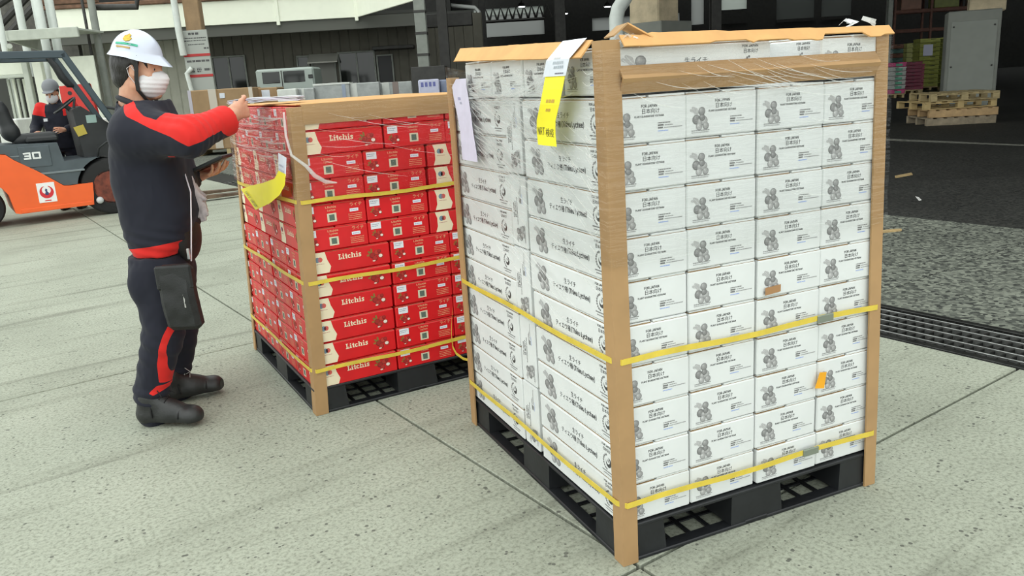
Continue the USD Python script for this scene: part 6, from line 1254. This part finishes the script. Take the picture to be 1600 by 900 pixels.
# small white machine cab with two dark windows
p0, p1 = at_d(398, 108, 21.8), at_d(488, 104, 21.8); w = float(np.linalg.norm((p1 - p0)[:2])); h = float(p0[2])
t = thing('utility_truck', 'pale grey utility truck cab with two dark windows behind the goods', 'truck', loc=(p0[0], p0[1], 0), R=rot_z(YB)); PG = pm('pale_grey_cab', (.33, .38, .35), .5)
obj('cab_body', cbx(0, w, 0, 1.4, .35, h - .02, .05), PG, t)
for i, (a, b) in enumerate(((.11, .41), (.47, .84))): obj('window_pane', cbx(w * a, w * b, -.012, .01, h - .40, h - .10, .01), GLASSD, t)
for x in (.2, .8): obj('wheel', moved(lathe([(0, 0), (.25, 0), (.33, .03), (.33, .19), (.25, .22), (0, .22)], 20, 'y'), (w * x, .25, .34)), TYRE, t, smooth=40)
obj('door_seam', cbx(w * .435, w * .45, -.008, .01, .4, h - .08, .003), STEELD, t); obj('lamp_unit', cbx(w * .90, w * .98, -.02, .01, h - .32, h - .22, .01), GLASSD, t)
# ---- stacked crates at right
def crate_stack(px0, px1, py_top, py_base, cols_, n, lab, cat_='crates', yaw=-.12, alt=None, gap=.012):
    b0 = at_z(px0, py_base, 0); dd = float((b0 - CC) @ CF); p1 = at_d(px1, py_base, dd); w = float(np.linalg.norm((p1 - b0)[:2])); ht = float(at_d(px0, py_top, dd)[2]); h = (ht - .14) / n
    for i in range(n):
        t = thing('crate', f'{lab}, {ORD[i]} from the bottom', 'crate', loc=(b0[0], b0[1], .14 + h * i), R=rot_z(yaw)); m = cols_[i % len(cols_)]
        obj('body', cbx(0, w, 0, w * .75, 0, h - gap, .012), m, t); obj('rim', cbx(-.008, w + .008, -.010, w * .75 + .01, h - .05 - gap, h - gap, .005), m, t)
        if alt: obj('side_print', cbx(w * alt[0], w * alt[1], -.012, .002, h * .12, h * .62, .002), alt[2], t)
        obj('hand_slot', cbx(w * .40, w * .60, -.013, .003, h * .66, h * .78, .002), DARKM, t)
    t = thing('wood_pallet', f'wooden pallet under the {lab.replace(" crate in the", "").split(",")[0]}', 'pallet', loc=(b0[0], b0[1], 0), R=rot_z(yaw))
    obj('deck', cbx(0, w, 0, w * .75, .10, .138, .004), WOODP, t)
    for i in range(3): obj('skid', cbx(.01 + (w - .1) * i / 2, .09 + (w - .1) * i / 2, 0, w * .75, 0, .10, .004), WOODP, t)
C_ = lambda n, c: pm(n, c, .5, var=.2, scale=4)
WC_, MG, YG, GN, OR = C_('white_crate', (.34, .35, .33)), C_('magenta_crate', (.15, .010, .035)), C_('yellow_green_crate', (.30, .32, .06)), C_('olive_crate', (.12, .14, .015)), C_('brown_crate', (.16, .07, .04))
crate_stack(1384, 1412, 98, 154, [C_('pink_crate', (.45, .04, .16)), WC_, WC_, WC_, WC_, WC_], 7, 'white printed crate in the stack beside the right post', alt=(.45, .8, C_('green_print', (.05, .25, .15))))
crate_stack(1411, 1437, 97, 147, [MG], 8, 'dark magenta crate in the left magenta stack'); crate_stack(1424, 1441, 100, 146, [C_('plum_crate', (.20, .01, .05))], 8, 'plum crate in the right magenta stack')
crate_stack(1433, 1472, 61, 142, [YG], 11, 'yellow-green crate in the tall front stack', alt=(.78, .92, OR)); crate_stack(1472, 1498, 60, 142, [GN], 11, 'olive crate in the stack beside the grey cabinet')
crate_stack(1413, 1432, 68, 139, [C_('straw_crate', (.33, .34, .10))], 9, 'straw coloured crate behind the magenta stacks'); crate_stack(1386, 1413, 70, 139, [OR, C_('teal_crate', (.06, .13, .11))], 9, 'brown and teal crate behind the white stack')
p = at_d(1454, 80, 27.2); tagp(obj('paper_notice', cbx(0, .30, -.02, -.008, -.36, .0, .003), pm('pale_notice', (.36, .37, .46), .6), None, loc=at_d(1443, 70, 26.9).tolist(), R=rot_z(-.12)), 'pale paper notice on the tall yellow-green crate stack', 'notice')
# rack behind the crates
t = thing('storage_rack', 'rusty brown metal rack above the crate stacks', 'rack', loc=at_z(1392, 134, 0).tolist(), R=rot_z(-.1)); RK = pm('rack_brown', (.11, .045, .03), .7, var=.3)
for x in (0, 1.6, 3.3, 4.6):
    for y in (0, 1.0): obj('upright', cbx(x - .05, x + .05, y - .05, y + .05, 0, 4.1, .006), RK, t)
for z in (2.35, 3.2, 4.0):
    for y in (0, 1.0): obj('beam', cbx(-.05, 4.65, y - .04, y + .04, z, z + .12, .006), RK, t)
    obj('shelf', cbx(0, 4.6, 0, 1.0, z + .12, z + .15, .004), RK, t)
for i, (x, w, h_, m) in enumerate(((.3, .9, .5, OR), (1.75, 1.1, .45, GN), (3.4, .9, .55, C_('dim_brown_box', (.16, .10, .06))))): tagp(obj('stored_box', cbx(0, w, 0, .7, 0, h_, .02), m, None, loc=(at_z(1392, 134, 0) + rot_z(-.1) @ np.array([x, .12, 3.35])).tolist(), R=rot_z(-.1)), f'dim {("brown", "olive", "dark brown")[i]} box on the rusty rack, {("left", "middle", "right")[i]}', 'box', GROUPS['stored_box'])
# wooden pallets
def wood_pallet(loc, yaw, lab, W=1.45, D=1.05, H=.15, mat=WOODP, board_side=False):
    t = thing('wood_pallet', lab, 'pallet', loc=loc, R=rot_z(yaw))
    for i in range(7): x = (W - .12) * i / 6; obj('deck_board', cbx(x, x + .12, 0, D, H - .02, H, .003), mat, t)
    for i in range(3):
        y = (D - .09) * i / 2
        if board_side: obj('stringer', cbx(0, W, y, y + .09, .02, H - .02, .003), mat, t)
        else:
            for j in range(3): x = (W - .13) * j / 2; obj('block', cbx(x, x + .13, y, y + .09, .02, H - .04, .003), mat, t)
            obj('stringer', cbx(0, W, y, y + .09, H - .04, H - .02, .003), mat, t)
    for i in range(3): y = (D - .09) * i / 2; obj('bottom_board', cbx(0, W, y, y + .09, 0, .02, .003), mat, t)
    return t
wl_ = at_z(1452, 197, 0); yw = -.10
NW = pm('new_pallet_wood', (.50, .37, .17), .75, var=.15, scale=6); OW = pm('old_pallet_wood', (.28, .23, .16), .85, var=.3, scale=6)
for i, (z, dx, dyw, m, lab, bs) in enumerate(((0, -.06, .0, OW, 'weathered grey wooden pallet at the bottom of the stack', True), (.155, .0, .03, pm('pale_pallet_wood', (.48, .32, .16), .75, var=.2), 'pale brown wooden pallet second from the bottom of the stack', True), (.31, -.10, .16, NW, 'yellowish wooden pallet third up, turned and sticking out right', False), (.465, .02, .02, WOODP, 'wooden pallet on top of the stack by the grey cabinet', False))):
    wood_pallet((wl_[0] + dx, wl_[1] + .02 * i, z), yw + dyw, lab, W=1.32 if i != 2 else 1.5, H=.15, mat=m, board_side=bs)
# ---- far left: booth, pipes, frames
LB = Plane(at_d(70, 110, 15.5), .02)
CRM = pm('cream_panel', (.62, .65, .55), .6, var=.06); GRN = pm('pale_green_steel', (.40, .43, .37), .55, var=.1)
t = thing('loading_booth', 'pale cream and green steel booth with a tray hood behind the forklift', 'booth', loc=LB.o.tolist(), R=LB.R)
def lbx(x0, y0, x1, y1, dy0, dy1, mat, name, c=.01, z0=None): s0, s1, a, b = LB.box(x0, y0, x1, y1); return obj(name, cbx(s0, s1, dy0, dy1, a if z0 is None else z0, b, c), mat, t)
hd = lbx(33, 47, 142, 63, -.5, -.44, GRN, 'hood_front'); s0, s1, za, zb_ = LB.box(33, 47, 142, 75)
obj('hood_side', prism([(-.5, zb_), (-.5, za + .14), (.6, za), (.6, zb_)], .05, 'x', s0), GRN, t); obj('hood_top', cbx(s0, s1, -.45, .6, zb_ - .06, zb_ - .02, .005), GRN, t)
obj('hood_brace', cyl((s0 + .03, -.5, za + .05), (s0 - .45, .3, za - .12), .05, 8), GRN, t)
lbx(-30, 91, 40, 118, -.02, .02, CRM, 'upper_panel'); lbx(-30, 118, 42, 123, -.05, .02, GRN, 'panel_rail'); lbx(-30, 88, 45, 92, -.06, .02, GRN, 'panel_rail')
lbx(44, 88, 53, 200, -.06, .06, GRN, 'booth_post', .01, 0.0); lbx(60, 88, 74, 200, -.05, .07, CRM, 'booth_post', .01, 0.0); lbx(75, 88, 146, 136, .1, .14, CRM, 'back_panel', .01, 0.0)
for i, x in enumerate((4, 12, 20, 29, 37)): lbx(x, 123, x + 4, 185, .25, .30, (GRN, CRM)[i % 2], 'inner_slat', .005, 0.0)
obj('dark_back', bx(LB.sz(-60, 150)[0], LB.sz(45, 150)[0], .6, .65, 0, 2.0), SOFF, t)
PIP = [((26, -2), (36, 47), 16.5, .075, 'thick white pipe, leftmost above the booth hood'), ((53, -2), (61, 47), 16.6, .05, 'slim grey-white pipe between two thicker ones above the hood'), ((57, -2), (67, 48), 16.2, .085, 'thick white pipe, right of the pair above the hood'), ((78, 6), (85, 48), 16.4, .085, 'cream post at the left end of the fascia'), ((-4, 20), (8, 77), 15.8, .06, 'thin white pipe at the left edge of the picture'), ((132, -3), (138, 56), 16.0, .028, 'thin dark cable hanging in front of the cream fascia'), ((145, 12), (152, 58), 16.0, .07, 'grey pipe dropping in front of the cream fascia')]
for (a, b, d, r, lab) in PIP:
    p0, p1 = at_d(*a, d), at_d(*b, d); p0 = np.array([p1[0], p1[1], p0[2] + .3]); c = p1
    tagp(obj('vertical_pipe', tube([p0 - c, (0, 0, 0), (0, 0, -p1[2] + .01)], r, 10), STEELD if 'dark' in lab else (STEELG if 'grey pipe' in lab else PIPEW), None, smooth=True, loc=c.tolist()), lab, 'pipe', GROUPS['vertical_pipe'])
p0, p1 = at_d(147, 11.5, 16), at_d(214, 10.5, 16); c = p0; tagp(obj('horizontal_pipe', tube([p0 - p0, p1 - p0 + [0, 0, 0], p1 - p0 + [.03, 0, .2], p1 - p0 + [.03, 0, .9]], .06, 10), STEELD, None, smooth=True, loc=c.tolist()), 'dark pipe elbow running above the cream fascia', 'pipe')
p0, p1 = at_d(66, 2, 16.8), at_d(150, 3, 16.8); tagp(obj('rusty_girder', cbx(0, np.linalg.norm(p1 - p0), -.1, .1, -.09, .09, .01), RUST, None, loc=p0.tolist(), R=rot_z(.02)), 'short rusty girder at the top left above the fascia', 'girder')
# dark gantry steel behind the pipes at the far left
t = thing('gantry_frame', 'dark lattice steel frame at the top left behind the white pipes', 'frame', loc=at_d(-20, 60, 19).tolist())
for i, (a, b) in enumerate((((-60, -10), (70, -10)), ((-60, 45), (20, -8)), ((-20, 60), (45, -8)), ((8, 60), (62, 0)), ((-60, 62), (90, 58)))): q = at_d(-20, 60, 19); obj('strut', cyl(at_d(*a, 19) - q, at_d(*b, 19) - q, .085, 8), STEELD, t)
wl2 = thing('wall_left', 'dark shed wall behind the pipes at the far left', None, kind='structure'); q0, q1 = at_d(-120, 60, 24), at_d(118, 60, 24); obj('wall_panel', bx(q0[0], q1[0], q0[1], q0[1] + .2, 0, 6.5), pm('shed_wall', (.075, .072, .062), .8, var=.3), wl2)
# red plate unit behind the second person
p0 = at_d(92, 135, 13.6); t = thing('red_unit', 'red steel plate unit with two holes behind the second person', 'machine', loc=(p0[0], p0[1], 0)); RED_ = pm('machine_red', (.52, .022, .015), .45, var=.08); zt2 = p0[2]
obj('plate', prism([(0, zt2 - .95), (.60, zt2 - .95), (.50, zt2 + .01), (.46, zt2 + .02), (0, zt2)], .08, 'y', 0), RED_, t)
for x, r in ((.16, .035), (.33, .022)): obj('hole', moved(lathe([(0, 0), (r, 0), (r, .006), (0, .006)], 14, 'y'), (x, .002, zt2 - .12)), DARKM, t)
obj('base', cbx(0, .6, 0, .5, 0, zt2 - .94, .02), DARKM, t); obj('hose', tube([(.50, .0, zt2 + .02), (.55, -.05, zt2 - .25), (.72, -.05, zt2 - .38), (.90, 0, zt2 - .42)], .025, 7), DARKM, t, smooth=True)
# low white loads behind the forklift
for i, (x0, x1, yt, d, lab) in enumerate(((-6, 24, 187, 14.2, 'white covered load low at the left edge behind the forklift'), (118, 168, 186, 14.4, 'white covered load behind the forklift dash'))): goods(x0, x1, yt, d, .9, PALEB, 'covered_load', lab, 'load', z0=.12)
